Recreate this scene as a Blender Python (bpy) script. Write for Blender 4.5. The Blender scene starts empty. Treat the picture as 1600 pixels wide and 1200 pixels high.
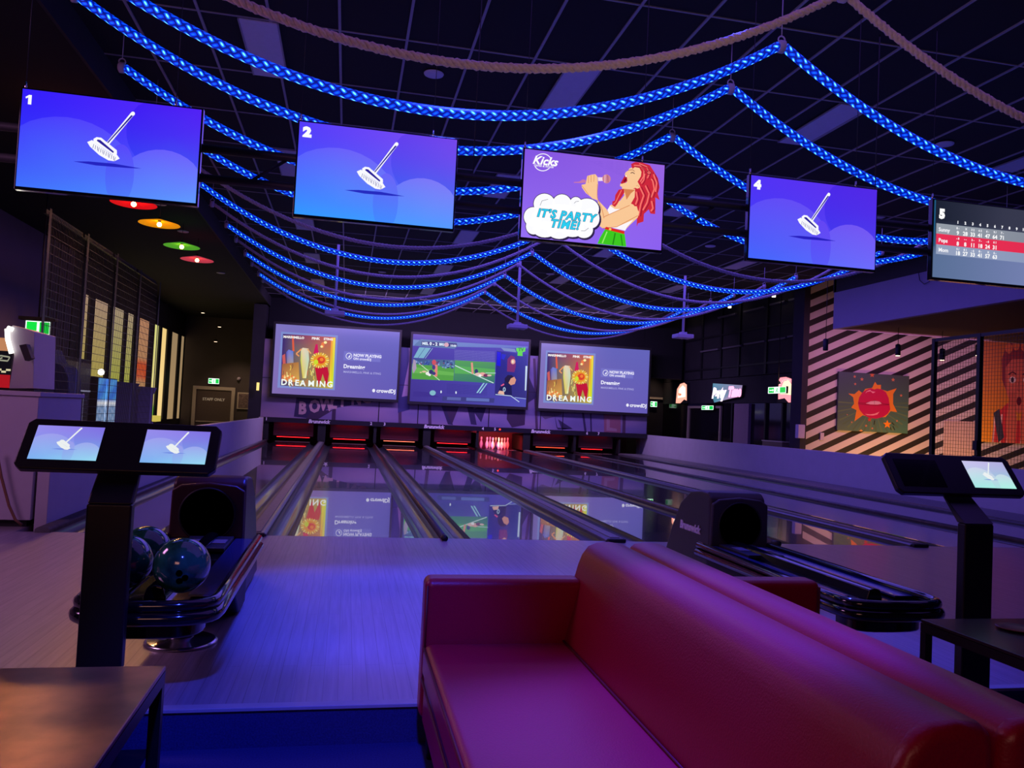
import bpy, bmesh, math, random
import numpy as np
from mathutils import Vector, Matrix
random.seed(7)
PI = math.pi
S = bpy.context.scene
COL = S.collection

# ------------------------------------------------------------------ camera
FPX, YAW, PITCH, ROLL = 1238.397, 0.204084, 0.039236, -0.048713
CAMP = Vector((-0.92960, -7.28188, 1.15874))
_f = Vector((math.sin(YAW) * math.cos(PITCH), math.cos(YAW) * math.cos(PITCH), math.sin(PITCH)))
_r = Vector((math.cos(YAW), -math.sin(YAW), 0)); _u = _r.cross(_f)
_r2 = math.cos(ROLL) * _r - math.sin(ROLL) * _u; _u2 = math.sin(ROLL) * _r + math.cos(ROLL) * _u
cam = bpy.data.cameras.new('camera'); camo = bpy.data.objects.new('camera', cam); COL.objects.link(camo)
cam.sensor_fit = 'HORIZONTAL'; cam.sensor_width = 36; cam.lens = 36 * FPX / 1600; cam.clip_start = 0.05; cam.clip_end = 200
mw = Matrix.Identity(4)
for i in range(3):
    mw[i][0] = _r2[i]; mw[i][1] = _u2[i]; mw[i][2] = -_f[i]; mw[i][3] = CAMP[i]
camo.matrix_world = mw
S.camera = camo

def at(u, v, **k):
    """point of the place seen at photograph pixel (u, v) on the plane x=, y= or z="""
    d = _f + (u - 800) / FPX * _r2 - (v - 600) / FPX * _u2
    (a, c), = k.items(); i = 'xyz'.index(a)
    return CAMP + d * ((c - CAMP[i]) / d[i])

# ------------------------------------------------------------------ world, exposure, lights
S.view_settings.view_transform = 'Standard'; S.view_settings.look = 'None'
S.view_settings.exposure = 0.0; S.view_settings.gamma = 1.0; S.view_settings.use_curve_mapping = False
w = bpy.data.worlds.new('world'); S.world = w; w.use_nodes = True
w.node_tree.nodes['Background'].inputs[0].default_value = (0.16, 0.10, 0.6, 1)
w.node_tree.nodes['Background'].inputs[1].default_value = 0.02
S.cycles.use_denoising = True
S.cycles.max_bounces = 8; S.cycles.diffuse_bounces = 3; S.cycles.glossy_bounces = 4
S.cycles.caustics_reflective = False; S.cycles.caustics_refractive = False
S.cycles.sample_clamp_indirect = 4

def aim(o, tgt):
    o.rotation_euler = (Vector(tgt) - Vector(o.location)).to_track_quat('-Z', 'Y').to_euler()
def area(name, loc, tgt, sx, sy, col, power, spread=180):
    l = bpy.data.lights.new(name, 'AREA'); l.shape = 'RECTANGLE'; l.size = sx; l.size_y = sy
    l.color = col; l.energy = power; l.spread = math.radians(spread)
    o = bpy.data.objects.new(name, l); COL.objects.link(o); o.location = loc; aim(o, tgt); return o
def spot(name, loc, tgt, col, power, ang=60, blend=.5, rad=.1):
    l = bpy.data.lights.new(name, 'SPOT'); l.color = col; l.energy = power; l.spot_size = math.radians(ang)
    l.spot_blend = blend; l.shadow_soft_size = rad
    o = bpy.data.objects.new(name, l); COL.objects.link(o); o.location = loc; aim(o, tgt); return o
PUR = (0.20, 0.12, 1.0); BLU = (0.03, 0.05, 1.0)
area('purple_wash_lanes', (3.0, 7.0, 4.5), (3.0, 7.0, 0), 9, 10, PUR, 420)
area('purple_wash_front', (2.0, -3.0, 4.5), (2.0, -3.0, 0), 8, 4, (0.26, 0.12, 1.0), 50)
spot('blue_spot_floor', (-0.2, -2.0, 4.45), (-0.55, -2.35, 0), BLU, 1300, 38, .6, .15)
spot('blue_spot_floor', (0.9, -1.0, 4.45), (0.3, -0.6, 0), (0.05, 0.07, 1.0), 480, 50, .8, .15)
spot('blue_spot_sofa', (0.9, -4.9, 4.4), (0.12, -5.2, 0.6), (0.05, 0.02, 1.0), 2500, 21, .7, .1)
spot('blue_spot_sofa', (-0.5, -5.6, 4.4), (-0.3, -5.15, 0.3), (0.015, 0.02, 1.0), 420, 22, .8, .1)
spot('blue_spot_rack', (1.4, -2.2, 4.4), (1.62, -3.4, 0.4), BLU, 800, 28, .7, .1)
spot('front_rope_fill', (1.2, -4.6, 2.2), (1.2, -2.6, 3.6), (1.0, 0.72, 0.5), 26, 150, .8, .3)  # added warm fill on the unlit beige rope, no lamp hangs here
area('warm_rear_glow', (-2.4, -9.0, 2.2), (0.2, -4.5, 0.6), 1.6, .8, (1.0, 0.42, 0.32), 14)  # warm light from behind the camera, source unseen
area('pink_side_glow', (-5.2, -3.0, 3.2), (-3.2, -2.4, 0), 1.2, 1.2, (0.8, 0.33, 0.8), 48)
spot('blue_fill_carpet', (-0.95, -6.9, 3.4), (-1.0, -4.25, -.12), BLU, 700, 26, .6, .1)  # added from the camera side to lift the carpet and riser
area('mural_wash', (2.8, 15.4, 4.2), (2.8, 18.2, 1.1), 10, .6, (0.60, 0.36, 1.0), 330)  # added area light brightening the mural, stands for the projectors' spill
area('ceiling_fill', (2.6, 4.0, 2.45), (2.6, 4.0, 4.6), 9, 12, (0.10, 0.10, 1.0), 45)  # added upward fill without a fitting, brings out the ceiling grid
spot('far_door_fill', (10.3, 20.1, 3.4), (10.4, 20.95, 1.2), (1.0, 0.65, 0.45), 40, 70, .8, .1)  # added fill to brighten the far door frame, no lamp there
spot('staff_door_lamp', (-4.9, 22.0, 3.7), (-4.9, 23.1, 0.8), (1.0, 0.62, 0.42), 90, 80, .8, .1)
area('warm_wall_low', (11.9, 7.9, -0.1), (12.0, 9.8, 0.8), 2.6, .3, (1.0, 0.45, 0.12), 62)
area('pink_wall_high', (11.2, 7.55, 3.22), (11.2, 9.8, 1.7), 3.4, .3, (0.95, 0.32, 0.75), 38)

# ------------------------------------------------------------------ materials
def lin(c):
    return tuple(((x / 255) / 12.92 if x <= 10.3 else (((x / 255) + .055) / 1.055) ** 2.4) for x in c)
MATS = {}
def mat(name, col, rough=.6, metal=0, emit=None, es=1.0, ior=1.5, coat=0, noise=None, bump=None, scale=20, coatr=.05):
    if name in MATS: return MATS[name]
    m = bpy.data.materials.new(name); m.use_nodes = True; MATS[name] = m
    nt = m.node_tree; b = nt.nodes['Principled BSDF']
    b.inputs['Base Color'].default_value = (*col, 1); b.inputs['Roughness'].default_value = rough
    b.inputs['Metallic'].default_value = metal; b.inputs['IOR'].default_value = ior
    b.inputs['Coat Weight'].default_value = coat; b.inputs['Coat Roughness'].default_value = coatr
    if emit:
        b.inputs['Emission Color'].default_value = (*emit, 1); b.inputs['Emission Strength'].default_value = es
    if noise or bump:
        tc = nt.nodes.new('ShaderNodeTexCoord'); n = nt.nodes.new('ShaderNodeTexNoise')
        n.inputs['Scale'].default_value = scale; n.inputs['Detail'].default_value = 5
        nt.links.new(tc.outputs['Object'], n.inputs['Vector'])
        if noise:
            r = nt.nodes.new('ShaderNodeMapRange'); r.inputs[1].default_value = .3; r.inputs[2].default_value = .7
            r.inputs[3].default_value = 1 - noise; r.inputs[4].default_value = 1 + noise
            mx = nt.nodes.new('ShaderNodeVectorMath'); mx.operation = 'SCALE'; mx.inputs[0].default_value = col
            nt.links.new(n.outputs['Fac'], r.inputs[0]); nt.links.new(r.outputs[0], mx.inputs['Scale'])
            nt.links.new(mx.outputs[0], b.inputs['Base Color'])
        if bump:
            bp = nt.nodes.new('ShaderNodeBump'); bp.inputs['Strength'].default_value = bump; bp.inputs['Distance'].default_value = .004
            nt.links.new(n.outputs['Fac'], bp.inputs['Height']); nt.links.new(bp.outputs[0], b.inputs['Normal'])
    return m
def emat(name, rgb, s=1.0):
    return mat(name, (0, 0, 0), .5, emit=lin(rgb), es=s)

def plank_mat(name, c1, c2, rough, length, width, coat, ior=1.5, grain=.25, coatr=.03):
    m = bpy.data.materials.new(name); m.use_nodes = True; nt = m.node_tree; b = nt.nodes['Principled BSDF']
    N = nt.nodes.new; L = nt.links.new
    g = N('ShaderNodeNewGeometry'); mp = N('ShaderNodeMapping'); mp.inputs['Rotation'].default_value = (0, 0, PI / 2)
    L(g.outputs['Position'], mp.inputs[0])
    br = N('ShaderNodeTexBrick'); br.inputs['Scale'].default_value = 1; br.inputs['Brick Width'].default_value = length
    br.inputs['Row Height'].default_value = width; br.inputs['Mortar Size'].default_value = .0012
    br.inputs['Color1'].default_value = (*c1, 1); br.inputs['Color2'].default_value = (*c2, 1)
    br.inputs['Mortar'].default_value = (*[x * .55 for x in c1], 1); L(mp.outputs[0], br.inputs[0])
    mp2 = N('ShaderNodeMapping'); mp2.inputs['Scale'].default_value = (60, 2.2, 1); L(g.outputs['Position'], mp2.inputs[0])
    n = N('ShaderNodeTexNoise'); n.inputs['Scale'].default_value = 1; n.inputs['Detail'].default_value = 6; L(mp2.outputs[0], n.inputs[0])
    r = N('ShaderNodeMapRange'); r.inputs[1].default_value = .3; r.inputs[2].default_value = .7
    r.inputs[3].default_value = 1 - grain; r.inputs[4].default_value = 1 + grain; L(n.outputs['Fac'], r.inputs[0])
    mx = N('ShaderNodeVectorMath'); mx.operation = 'SCALE'; L(br.outputs['Color'], mx.inputs[0]); L(r.outputs[0], mx.inputs['Scale'])
    L(mx.outputs[0], b.inputs['Base Color'])
    b.inputs['Roughness'].default_value = rough; b.inputs['IOR'].default_value = ior
    b.inputs['Coat Weight'].default_value = coat; b.inputs['Coat Roughness'].default_value = coatr
    MATS[name] = m; return m

def stripe_mat(name, origin, axis, slope, period, duty, phase):
    m = bpy.data.materials.new(name); m.use_nodes = True; nt = m.node_tree; b = nt.nodes['Principled BSDF']
    N = nt.nodes.new; L = nt.links.new
    g = N('ShaderNodeNewGeometry'); d = N('ShaderNodeVectorMath'); d.operation = 'DOT_PRODUCT'
    L(g.outputs['Position'], d.inputs[0])
    d.inputs[1].default_value = (-slope * axis[0] / period, -slope * axis[1] / period, 1 / period)
    a = N('ShaderNodeMath'); a.operation = 'ADD'; L(d.outputs['Value'], a.inputs[0])
    off = (-slope * (axis[0] * origin[0] + axis[1] * origin[1]) + origin[2]) / period
    a.inputs[1].default_value = -off + 100 + phase
    fr = N('ShaderNodeMath'); fr.operation = 'FRACT'; L(a.outputs[0], fr.inputs[0])
    lt = N('ShaderNodeMath'); lt.operation = 'LESS_THAN'; L(fr.outputs[0], lt.inputs[0]); lt.inputs[1].default_value = duty
    mx = N('ShaderNodeMix'); mx.data_type = 'RGBA'; mx.inputs['A'].default_value = (.62, .58, .6, 1); mx.inputs['B'].default_value = (.012, .011, .012, 1)
    L(lt.outputs[0], mx.inputs['Factor']); L(mx.outputs['Result'], b.inputs['Base Color']); b.inputs['Roughness'].default_value = .7
    return m

def pic_mat(name, emissive, s=1.0, rough=.5):
    m = bpy.data.materials.new(name); m.use_nodes = True; nt = m.node_tree; b = nt.nodes['Principled BSDF']
    a = nt.nodes.new('ShaderNodeAttribute'); a.attribute_name = 'pigment'
    if emissive:
        b.inputs['Base Color'].default_value = (0, 0, 0, 1); b.inputs['Roughness'].default_value = .25
        nt.links.new(a.outputs['Color'], b.inputs['Emission Color']); b.inputs['Emission Strength'].default_value = s
    else:
        nt.links.new(a.outputs['Color'], b.inputs['Base Color']); b.inputs['Roughness'].default_value = rough
    MATS[name] = m; return m

def rope_light_mat():
    m = bpy.data.materials.new('rope_light'); m.use_nodes = True; nt = m.node_tree; b = nt.nodes['Principled BSDF']
    N = nt.nodes.new; L = nt.links.new
    uv = N('ShaderNodeUVMap'); sp = N('ShaderNodeSeparateXYZ'); L(uv.outputs[0], sp.inputs[0])
    def mth(op, a, bb=None):
        n = N('ShaderNodeMath'); n.operation = op
        for i, x in enumerate((a, bb)):
            if x is None: continue
            if isinstance(x, (int, float)): n.inputs[i].default_value = x
            else: L(x, n.inputs[i])
        return n.outputs[0]
    V = mth('MULTIPLY', sp.outputs[1], PI / .075); U = mth('MULTIPLY', sp.outputs[0], 2 * PI * 2)
    p1 = mth('SINE', mth('ADD', U, V)); p2 = mth('SINE', mth('SUBTRACT', V, U))
    even = mth('GREATER_THAN', mth('MULTIPLY', p1, p2), 0.0)
    b1 = mth('POWER', mth('ABSOLUTE', p1), 2.2); b2 = mth('POWER', mth('ABSOLUTE', p2), 2.2)
    # strand on top alternates from cell to cell; each lets most light out along its middle
    t1 = mth('MULTIPLY', b2, mth('ADD', mth('MULTIPLY', mth('ABSOLUTE', p1), .45), .55)); t2 = mth('MULTIPLY', b1, mth('ADD', mth('MULTIPLY', mth('ABSOLUTE', p2), .45), .55))
    val = mth('ADD', mth('MULTIPLY', even, t1), mth('MULTIPLY', mth('SUBTRACT', 1.0, even), mth('MULTIPLY', t2, .62)))
    rp = N('ShaderNodeValToRGB'); cr = rp.color_ramp
    cr.elements[0].position = .10; cr.elements[0].color = (0.0, 0.004, 0.12, 1)
    cr.elements[1].position = .98; cr.elements[1].color = (0.18, 0.85, 1.1, 1)
    e = cr.elements.new(.4); e.color = (0.0, 0.02, 0.55, 1)
    e = cr.elements.new(.72); e.color = (0.005, 0.13, 1.0, 1)
    L(val, rp.inputs[0])
    L(rp.outputs[0], b.inputs['Emission Color']); b.inputs['Emission Strength'].default_value = 1.9
    b.inputs['Base Color'].default_value = (0.01, 0.02, 0.12, 1); b.inputs['Roughness'].default_value = .5
    return m

M = dict(
    black=mat('black_paint', (.012, .012, .015), .55, noise=.1),
    navy=mat('dark_wall_paint', (.022, .020, .030), .8, noise=.15, scale=3),
    gloss=mat('gloss_black_plastic', (.006, .006, .008), .12, coat=.6, noise=.05),
    kiosk=mat('powder_coated_black', (.010, .010, .012), .38, noise=.08),
    leather=mat('red_leather', (.40, .003, .028), .38, bump=.25, scale=180, coat=.25, coatr=.3, noise=.08),
    seam=mat('dark_seam', (.14, .004, .006), .5, noise=.05),
    wallpale=mat('pale_partition_paint', (.55, .52, .6), .7, noise=.03, scale=4),
    cream=mat('cream_paint', (.62, .56, .46), .6, noise=.04),
    gutter=mat('gutter_grey', (.04, .045, .055), .28, noise=.1, scale=9, coat=.3),
    cap=mat('divider_grey', (.12, .12, .13), .33, noise=.18, scale=14, coat=.2),
    captop=mat('ball_track_cover', (.20, .19, .20), .42, noise=.2, scale=25),
    rubber=mat('rubber_black', (.01, .01, .012), .6, noise=.05),
    steel=mat('chrome', (.6, .6, .62), .2, metal=1, noise=.05),
    tile=mat('black_ceiling_tile', (.006, .006, .010), .9, noise=.1),
    tbar=mat('ceiling_grid_metal', (.35, .33, .4), .5, noise=.05),
    diffuser=mat('unlit_troffer', (.7, .66, .8), .6, noise=.03),
    carpet=mat('dark_carpet', (.025, .03, .14), .95, noise=.25, bump=.5, scale=160),
    edge=mat('step_nosing', (.45, .42, .42), .4, noise=.05),
    hoodred=mat('maroon_plastic', (.045, .010, .016), .4, noise=.05),
    hoodgrey=mat('charcoal_plastic', (.045, .043, .050), .45, noise=.05),
    pit=mat('pit_interior', (.05, .006, .008), .6, noise=.1),
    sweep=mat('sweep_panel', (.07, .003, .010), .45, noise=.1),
    pin=mat('pin_white', (.8, .8, .8), .25, coat=.5, noise=.02),
    mesh=mat('black_wire', (.015, .015, .017), .4, noise=.05),
    rope=mat('natural_rope', (.80, .62, .48), .9, noise=.15, bump=.5, scale=60),
    ropep=mat('white_rope', (.55, .48, .56), .8, noise=.1, bump=.4, scale=60),
    ball=mat('green_ball', (.02, .16, .09), .12, coat=1, noise=.6, scale=14),
    hole=mat('hole_shade', (.0005, .0005, .0005), 1.0, ior=1.0),  # sheenless black, paints the shade inside holes that are not cut
    letter=mat('pale_letter', (.9, .85, .92), .5, noise=.02),
    projector=mat('projector_plastic', (.55, .5, .62), .5, noise=.04),
    tabletop=mat('bronze_tabletop', (.42, .19, .09), .28, metal=.8, noise=.35, scale=7),
    tabletopd=mat('dark_tabletop', (.03, .025, .028), .25, noise=.3, scale=6, coat=.2),
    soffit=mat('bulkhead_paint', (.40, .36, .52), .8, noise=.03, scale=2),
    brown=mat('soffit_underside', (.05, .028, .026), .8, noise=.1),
)
M['lane'] = plank_mat('lane_laminate', (.075, .06, .085), (.09, .07, .10), .16, 2.4, .027, 1.0, ior=2.1, grain=.12, coatr=.012)
M['approach'] = plank_mat('approach_laminate', (.36, .30, .33), (.33, .28, .31), .34, 1.8, .06, .35, grain=.14, coatr=.22)
M['ropelight'] = rope_light_mat()
M['screen'] = pic_mat('screen_picture', True, 1.0)
M['sign'] = pic_mat('lit_sign', True, 1.8)
M['print'] = pic_mat('printed_panel', False)

# ------------------------------------------------------------------ mesh helpers
WL = {}
def wl(o):
    return WL.get(o.name, Vector((0, 0, 0))) if o else Vector((0, 0, 0))
class MB:
    def __init__(s): s.v = []; s.f = []; s.uv = {}; s.sm = []
    def add(s, vs, fs, smooth=False):
        o = len(s.v); s.v += [tuple(x) for x in vs]
        for f in fs: s.f.append(tuple(i + o for i in f)); s.sm.append(smooth)
        return s
    def box(s, x0, x1, y0, y1, z0, z1):
        if x0 > x1: x0, x1 = x1, x0
        if y0 > y1: y0, y1 = y1, y0
        if z0 > z1: z0, z1 = z1, z0
        return s.add([(x0, y0, z0), (x1, y0, z0), (x1, y1, z0), (x0, y1, z0), (x0, y0, z1), (x1, y0, z1), (x1, y1, z1), (x0, y1, z1)],
                     [(0, 3, 2, 1), (4, 5, 6, 7), (0, 1, 5, 4), (1, 2, 6, 5), (2, 3, 7, 6), (3, 0, 4, 7)])
    def hexa(s, p):
        return s.add(p, [(0, 3, 2, 1), (4, 5, 6, 7), (0, 1, 5, 4), (1, 2, 6, 5), (2, 3, 7, 6), (3, 0, 4, 7)])
    def prism(s, poly, axis, a, b, smooth=False):
        """poly: 2D points; axis 'x': (y,z); 'y': (x,z); 'z': (x,y)"""
        def P(p, t): return {'x': (t, p[0], p[1]), 'y': (p[0], t, p[1]), 'z': (p[0], p[1], t)}[axis]
        n = len(poly); vs = [P(p, a) for p in poly] + [P(p, b) for p in poly]
        o = len(s.v); s.v += vs
        for i in range(n):
            j = (i + 1) % n; s.f.append((o + i, o + j, o + n + j, o + n + i)); s.sm.append(smooth)
        s.f.append(tuple(o + i for i in reversed(range(n)))); s.sm.append(False)
        s.f.append(tuple(o + n + i for i in range(n))); s.sm.append(False)
        return s
    def lathe(s, prof, c, n=24, axis='z', smooth=True):
        o = len(s.v); c = Vector(c)
        for (r, h) in prof:
            for i in range(n):
                a = 2 * PI * i / n; x, y = r * math.cos(a), r * math.sin(a)
                d = {'z': (x, y, h), 'y': (x, h, y), 'x': (h, x, y)}[axis]
                s.v.append(tuple(c + Vector(d)))
        for k in range(len(prof) - 1):
            for i in range(n):
                j = (i + 1) % n; s.f.append((o + k * n + i, o + k * n + j, o + (k + 1) * n + j, o + (k + 1) * n + i)); s.sm.append(smooth)
        if prof[0][0] > 1e-6: s.f.append(tuple(o + i for i in reversed(range(n)))); s.sm.append(False)
        if prof[-1][0] > 1e-6: s.f.append(tuple(o + (len(prof) - 1) * n + i for i in range(n))); s.sm.append(False)
        return s
    def tube(s, path, r, n=8, uv=False, closed=False, cap=True):
        P = [Vector(p) for p in path]; o = len(s.v); m = len(P); up = Vector((0, 0, 1)); acc = 0; lens = [0]
        for i in range(1, m): acc += (P[i] - P[i - 1]).length; lens.append(acc)
        pn = None
        for i, p in enumerate(P):
            t = (P[min(i + 1, m - 1)] - P[max(i - 1, 0)]).normalized()
            if pn is None:
                a = t.cross(up)
                if a.length < 1e-3: a = t.cross(Vector((1, 0, 0)))
                a.normalize()
            else:
                a = (pn - t * pn.dot(t)).normalized()
            pn = a; b = t.cross(a)
            rr = r[i] if isinstance(r, (list, tuple)) else r
            for k in range(n):
                q = 2 * PI * k / n; s.v.append(tuple(p + (a * math.cos(q) + b * math.sin(q)) * rr))
        for i in range(m - 1):
            for k in range(n):
                j = (k + 1) % n
                if uv: s.uv[len(s.f)] = [(k / n, lens[i]), ((k + 1) / n, lens[i]), ((k + 1) / n, lens[i + 1]), (k / n, lens[i + 1])]
                s.f.append((o + i * n + k, o + i * n + j, o + (i + 1) * n + j, o + (i + 1) * n + k)); s.sm.append(True)
        if cap:
            s.f.append(tuple(o + k for k in reversed(range(n)))); s.sm.append(False)
            s.f.append(tuple(o + (m - 1) * n + k for k in range(n))); s.sm.append(False)
        return s
    def cyl(s, a, b, r, n=16): return s.tube([a, b], r, n)
    def sphere(s, c, r, nu=24, nv=14):
        pr = [(r * math.sin(PI * k / nv), -r * math.cos(PI * k / nv)) for k in range(nv + 1)]
        pr[0] = (0, -r); pr[-1] = (0, r)
        return s.lathe(pr, c, nu)
    def build(s, name, m, parent=None, bevel=0, seg=2, kind=None, sub=0, loc=None):
        me = bpy.data.meshes.new(name)
        base = wl(parent)
        org = Vector(loc) if (loc is not None and parent is None) else base
        vs = [tuple(Vector(v) - org) for v in s.v]
        me.from_pydata(vs, [], s.f)
        for i, p in enumerate(me.polygons): p.use_smooth = s.sm[i] or bool(sub)
        if s.uv:
            ul = me.uv_layers.new(name='UVMap')
            for fi, uvs in s.uv.items():
                for li, c in zip(me.polygons[fi].loop_indices, uvs): ul.data[li].uv = c
        me.materials.append(m); me.update()
        bm = bmesh.new(); bm.from_mesh(me)
        bmesh.ops.remove_doubles(bm, verts=bm.verts, dist=1e-6) if not s.uv else None
        bmesh.ops.recalc_face_normals(bm, faces=bm.faces); bm.to_mesh(me); bm.free()
        o = bpy.data.objects.new(name, me); COL.objects.link(o)
        if parent: o.parent = parent; WL[o.name] = base
        elif loc is not None: o.location = org; WL[o.name] = org
        if bevel:
            b = o.modifiers.new('bevel', 'BEVEL'); b.width = bevel; b.segments = seg; b.limit_method = 'ANGLE'; b.angle_limit = math.radians(35)
            for p in me.polygons: p.use_smooth = True
            b.harden_normals = True
        if sub:
            q = o.modifiers.new('subdivision', 'SUBSURF'); q.levels = sub; q.render_levels = sub
        if kind: o['kind'] = kind
        return o
def tag(o, label, cat, group=None):
    o['label'] = label; o['category'] = cat
    if group: o['group'] = group
    return o
def thing(name, loc, label, cat, group=None):
    o = bpy.data.objects.new(name, None); COL.objects.link(o); o.location = loc; o.empty_display_size = .1
    WL[o.name] = Vector(loc); return tag(o, label, cat, group)
def kids(o): return [c for c in COL.objects if c.parent == o]
def copy_tree(o, parent=None, loc=None, label=None):
    c = o.copy(); COL.objects.link(c)
    if parent: c.parent = parent
    if loc is not None: c.location = loc; WL[c.name] = Vector(loc)
    if label: c['label'] = label
    for ch in kids(o): copy_tree(ch, c)
    return c
def struct(name, mb, m, bevel=0): return mb.build(name, m, bevel=bevel, kind='structure')

_tc = {}
def text_geo(body, size=1.0, shear=0, bold=0.0, align='LEFT', spacing=1.0):
    k = (body, size, shear, bold, align, spacing)
    if k in _tc: return _tc[k]
    c = bpy.data.curves.new('t', 'FONT'); c.body = body; c.size = size; c.shear = shear; c.offset = bold
    c.align_x = align; c.space_character = spacing; c.resolution_u = 2
    o = bpy.data.objects.new('t', c); COL.objects.link(o)
    bpy.context.view_layer.update()
    me = bpy.data.meshes.new_from_object(o.evaluated_get(bpy.context.evaluated_depsgraph_get()))
    vs = [tuple(v.co) for v in me.vertices]; fs = [tuple(p.vertices) for p in me.polygons]
    bpy.data.objects.remove(o); bpy.data.curves.remove(c); bpy.data.meshes.remove(me)
    _tc[k] = (vs, fs); return vs, fs
def lettering(body, org, ux, uy, height, m, parent, bold=.02, shear=0, depth=.004, align='CENTER', name='lettering', spacing=1.0):
    """raised letters; org = centre of the baseline, ux/uy = reading and up directions"""
    vs, fs = text_geo(body, 1.0, shear, bold, align, spacing)
    k = height / .72; ux = Vector(ux).normalized(); uy = Vector(uy).normalized(); nz = ux.cross(uy); org = Vector(org)
    mb = MB(); n = len(vs)
    mb.add([org + ux * (v[0] * k) + uy * (v[1] * k) + nz * depth for v in vs], fs)
    from collections import Counter
    cnt = Counter()
    for f in fs:
        for i in range(len(f)): cnt[frozenset((f[i], f[(i + 1) % len(f)]))] += 1
    mb.add([org + ux * (v[0] * k) + uy * (v[1] * k) for v in vs], [])
    for f in fs:
        for i in range(len(f)):
            a, b = f[i], f[(i + 1) % len(f)]
            if cnt[frozenset((a, b))] == 1: mb.f.append((a, b, b + n, a + n)); mb.sm.append(False)
    return mb.build(name, m, parent)

class Pic:
    """flat printed or displayed picture, coordinates 0..1 with (0,0) at top-left; corners = pixel quad (tl,tr,br,bl) it was read from"""
    def __init__(s, W, H, corners=None):
        s.W, s.H = W, H; s.v = []; s.f = []; s.c = []; s.layer = 0; s.Hm = None
        if corners:
            A = []; B = []
            for (x, y), (u, v) in zip(corners, ((0, 0), (1, 0), (1, 1), (0, 1))):
                A.append([x, y, 1, 0, 0, 0, -u * x, -u * y]); B.append(u); A.append([0, 0, 0, x, y, 1, -v * x, -v * y]); B.append(v)
            h = np.linalg.solve(np.array(A, float), np.array(B, float)); s.Hm = np.append(h, 1).reshape(3, 3)
    def m(s, p):
        if s.Hm is None: return p
        q = s.Hm @ np.array([p[0], p[1], 1.0]); return (q[0] / q[2], q[1] / q[2])
    def poly(s, pts, col, cols=None, raw=False, step=True):
        if step: s.layer += 1
        P = [p if raw else s.m(p) for p in pts]
        P = [(min(max(x, 0), 1), min(max(y, 0), 1)) for x, y in P]
        o = len(s.v); s.v += [(x * s.W, (1 - y) * s.H, s.layer) for x, y in P]
        s.f.append(tuple(range(o, o + len(P)))); s.c.append([lin(c) for c in cols] if cols else [lin(col)] * len(P))
    def grid(s, fn, nx=16, ny=10, x0=0, y0=0, x1=1, y1=1):
        s.layer += 1
        for j in range(ny):
            for i in range(nx):
                q = [(x0 + (x1 - x0) * (i + a) / nx, y0 + (y1 - y0) * (j + b) / ny) for a, b in ((0, 0), (1, 0), (1, 1), (0, 1))]
                s.poly(q, None, [fn(*p) for p in q], raw=True, step=False)
    def ell(s, cx, cy, rx, ry, col, n=28, a0=0, a1=2 * PI, raw=False, cols=None, clip=False):
        s.poly([(cx + rx * math.cos(a0 + (a1 - a0) * i / n), cy + ry * math.sin(a0 + (a1 - a0) * i / n)) for i in range(n)], col, raw=raw)
    def line(s, pts, w, col, raw=False, step=True):
        if step: s.layer += 1
        for a, b in zip(pts[:-1], pts[1:]):
            d = Vector((b[0] - a[0], b[1] - a[1])); 
            if d.length < 1e-9: continue
            nrm = Vector((-d.y, d.x)).normalized() * w / 2
            s.poly([(a[0] + nrm.x, a[1] + nrm.y), (b[0] + nrm.x, b[1] + nrm.y), (b[0] - nrm.x, b[1] - nrm.y), (a[0] - nrm.x, a[1] - nrm.y)], col, raw=raw, step=False)
    def text(s, body, x, y, h, col, bold=.02, shear=0, align='LEFT', aspect=1.0, spacing=1.0):
        """x, y (0..1) baseline start, h = cap height as a fraction of H"""
        vs, fs = text_geo(body, 1.0, shear, bold, align, spacing); s.layer += 1; k = h * s.H / .72
        for f in fs:
            o = len(s.v)
            for i in f: s.v.append((x * s.W + vs[i][0] * k * aspect, (1 - y) * s.H + vs[i][1] * k, s.layer))
            s.f.append(tuple(range(o, o + len(f)))); s.c.append([lin(col)] * len(f))
    def build(s, name, m, parent, org, ux, uy, dz=.0004):
        """org = bottom-left corner"""
        ux = Vector(ux).normalized(); uy = Vector(uy).normalized(); nz = ux.cross(uy); org = Vector(org); base = wl(parent)
        me = bpy.data.meshes.new(name)
        me.from_pydata([tuple(org + ux * v[0] + uy * v[1] + nz * (v[2] * dz) - base) for v in s.v], [], s.f)
        ca = me.color_attributes.new('pigment', 'FLOAT_COLOR', 'CORNER'); data = []
        for p in me.polygons:
            for c in s.c[p.index]: data += [*c, 1.0]
        ca.data.foreach_set('color', data); me.materials.append(m)
        o = bpy.data.objects.new(name, me); COL.objects.link(o)
        if parent: o.parent = parent; WL[o.name] = base
        return o
def mix(a, b, t): t = min(max(t, 0), 1); return tuple(a[i] + (b[i] - a[i]) * t for i in range(3))

# ================================================================== GEOMETRY OF THE ALLEY
LW, NB, WB, MK = 1.054, .5211, .6708, 18.24
GW = .235
LX = []                                    # left edges of lanes 1..7
x = -NB / 2 - LW; LX = [x - WB - LW, x, NB / 2, NB / 2 + LW + WB]
LX += [LX[3] + LW + NB, LX[3] + LW + NB + LW + WB]; LX += [LX[5] + LW + NB]
ZC = 4.53

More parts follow.
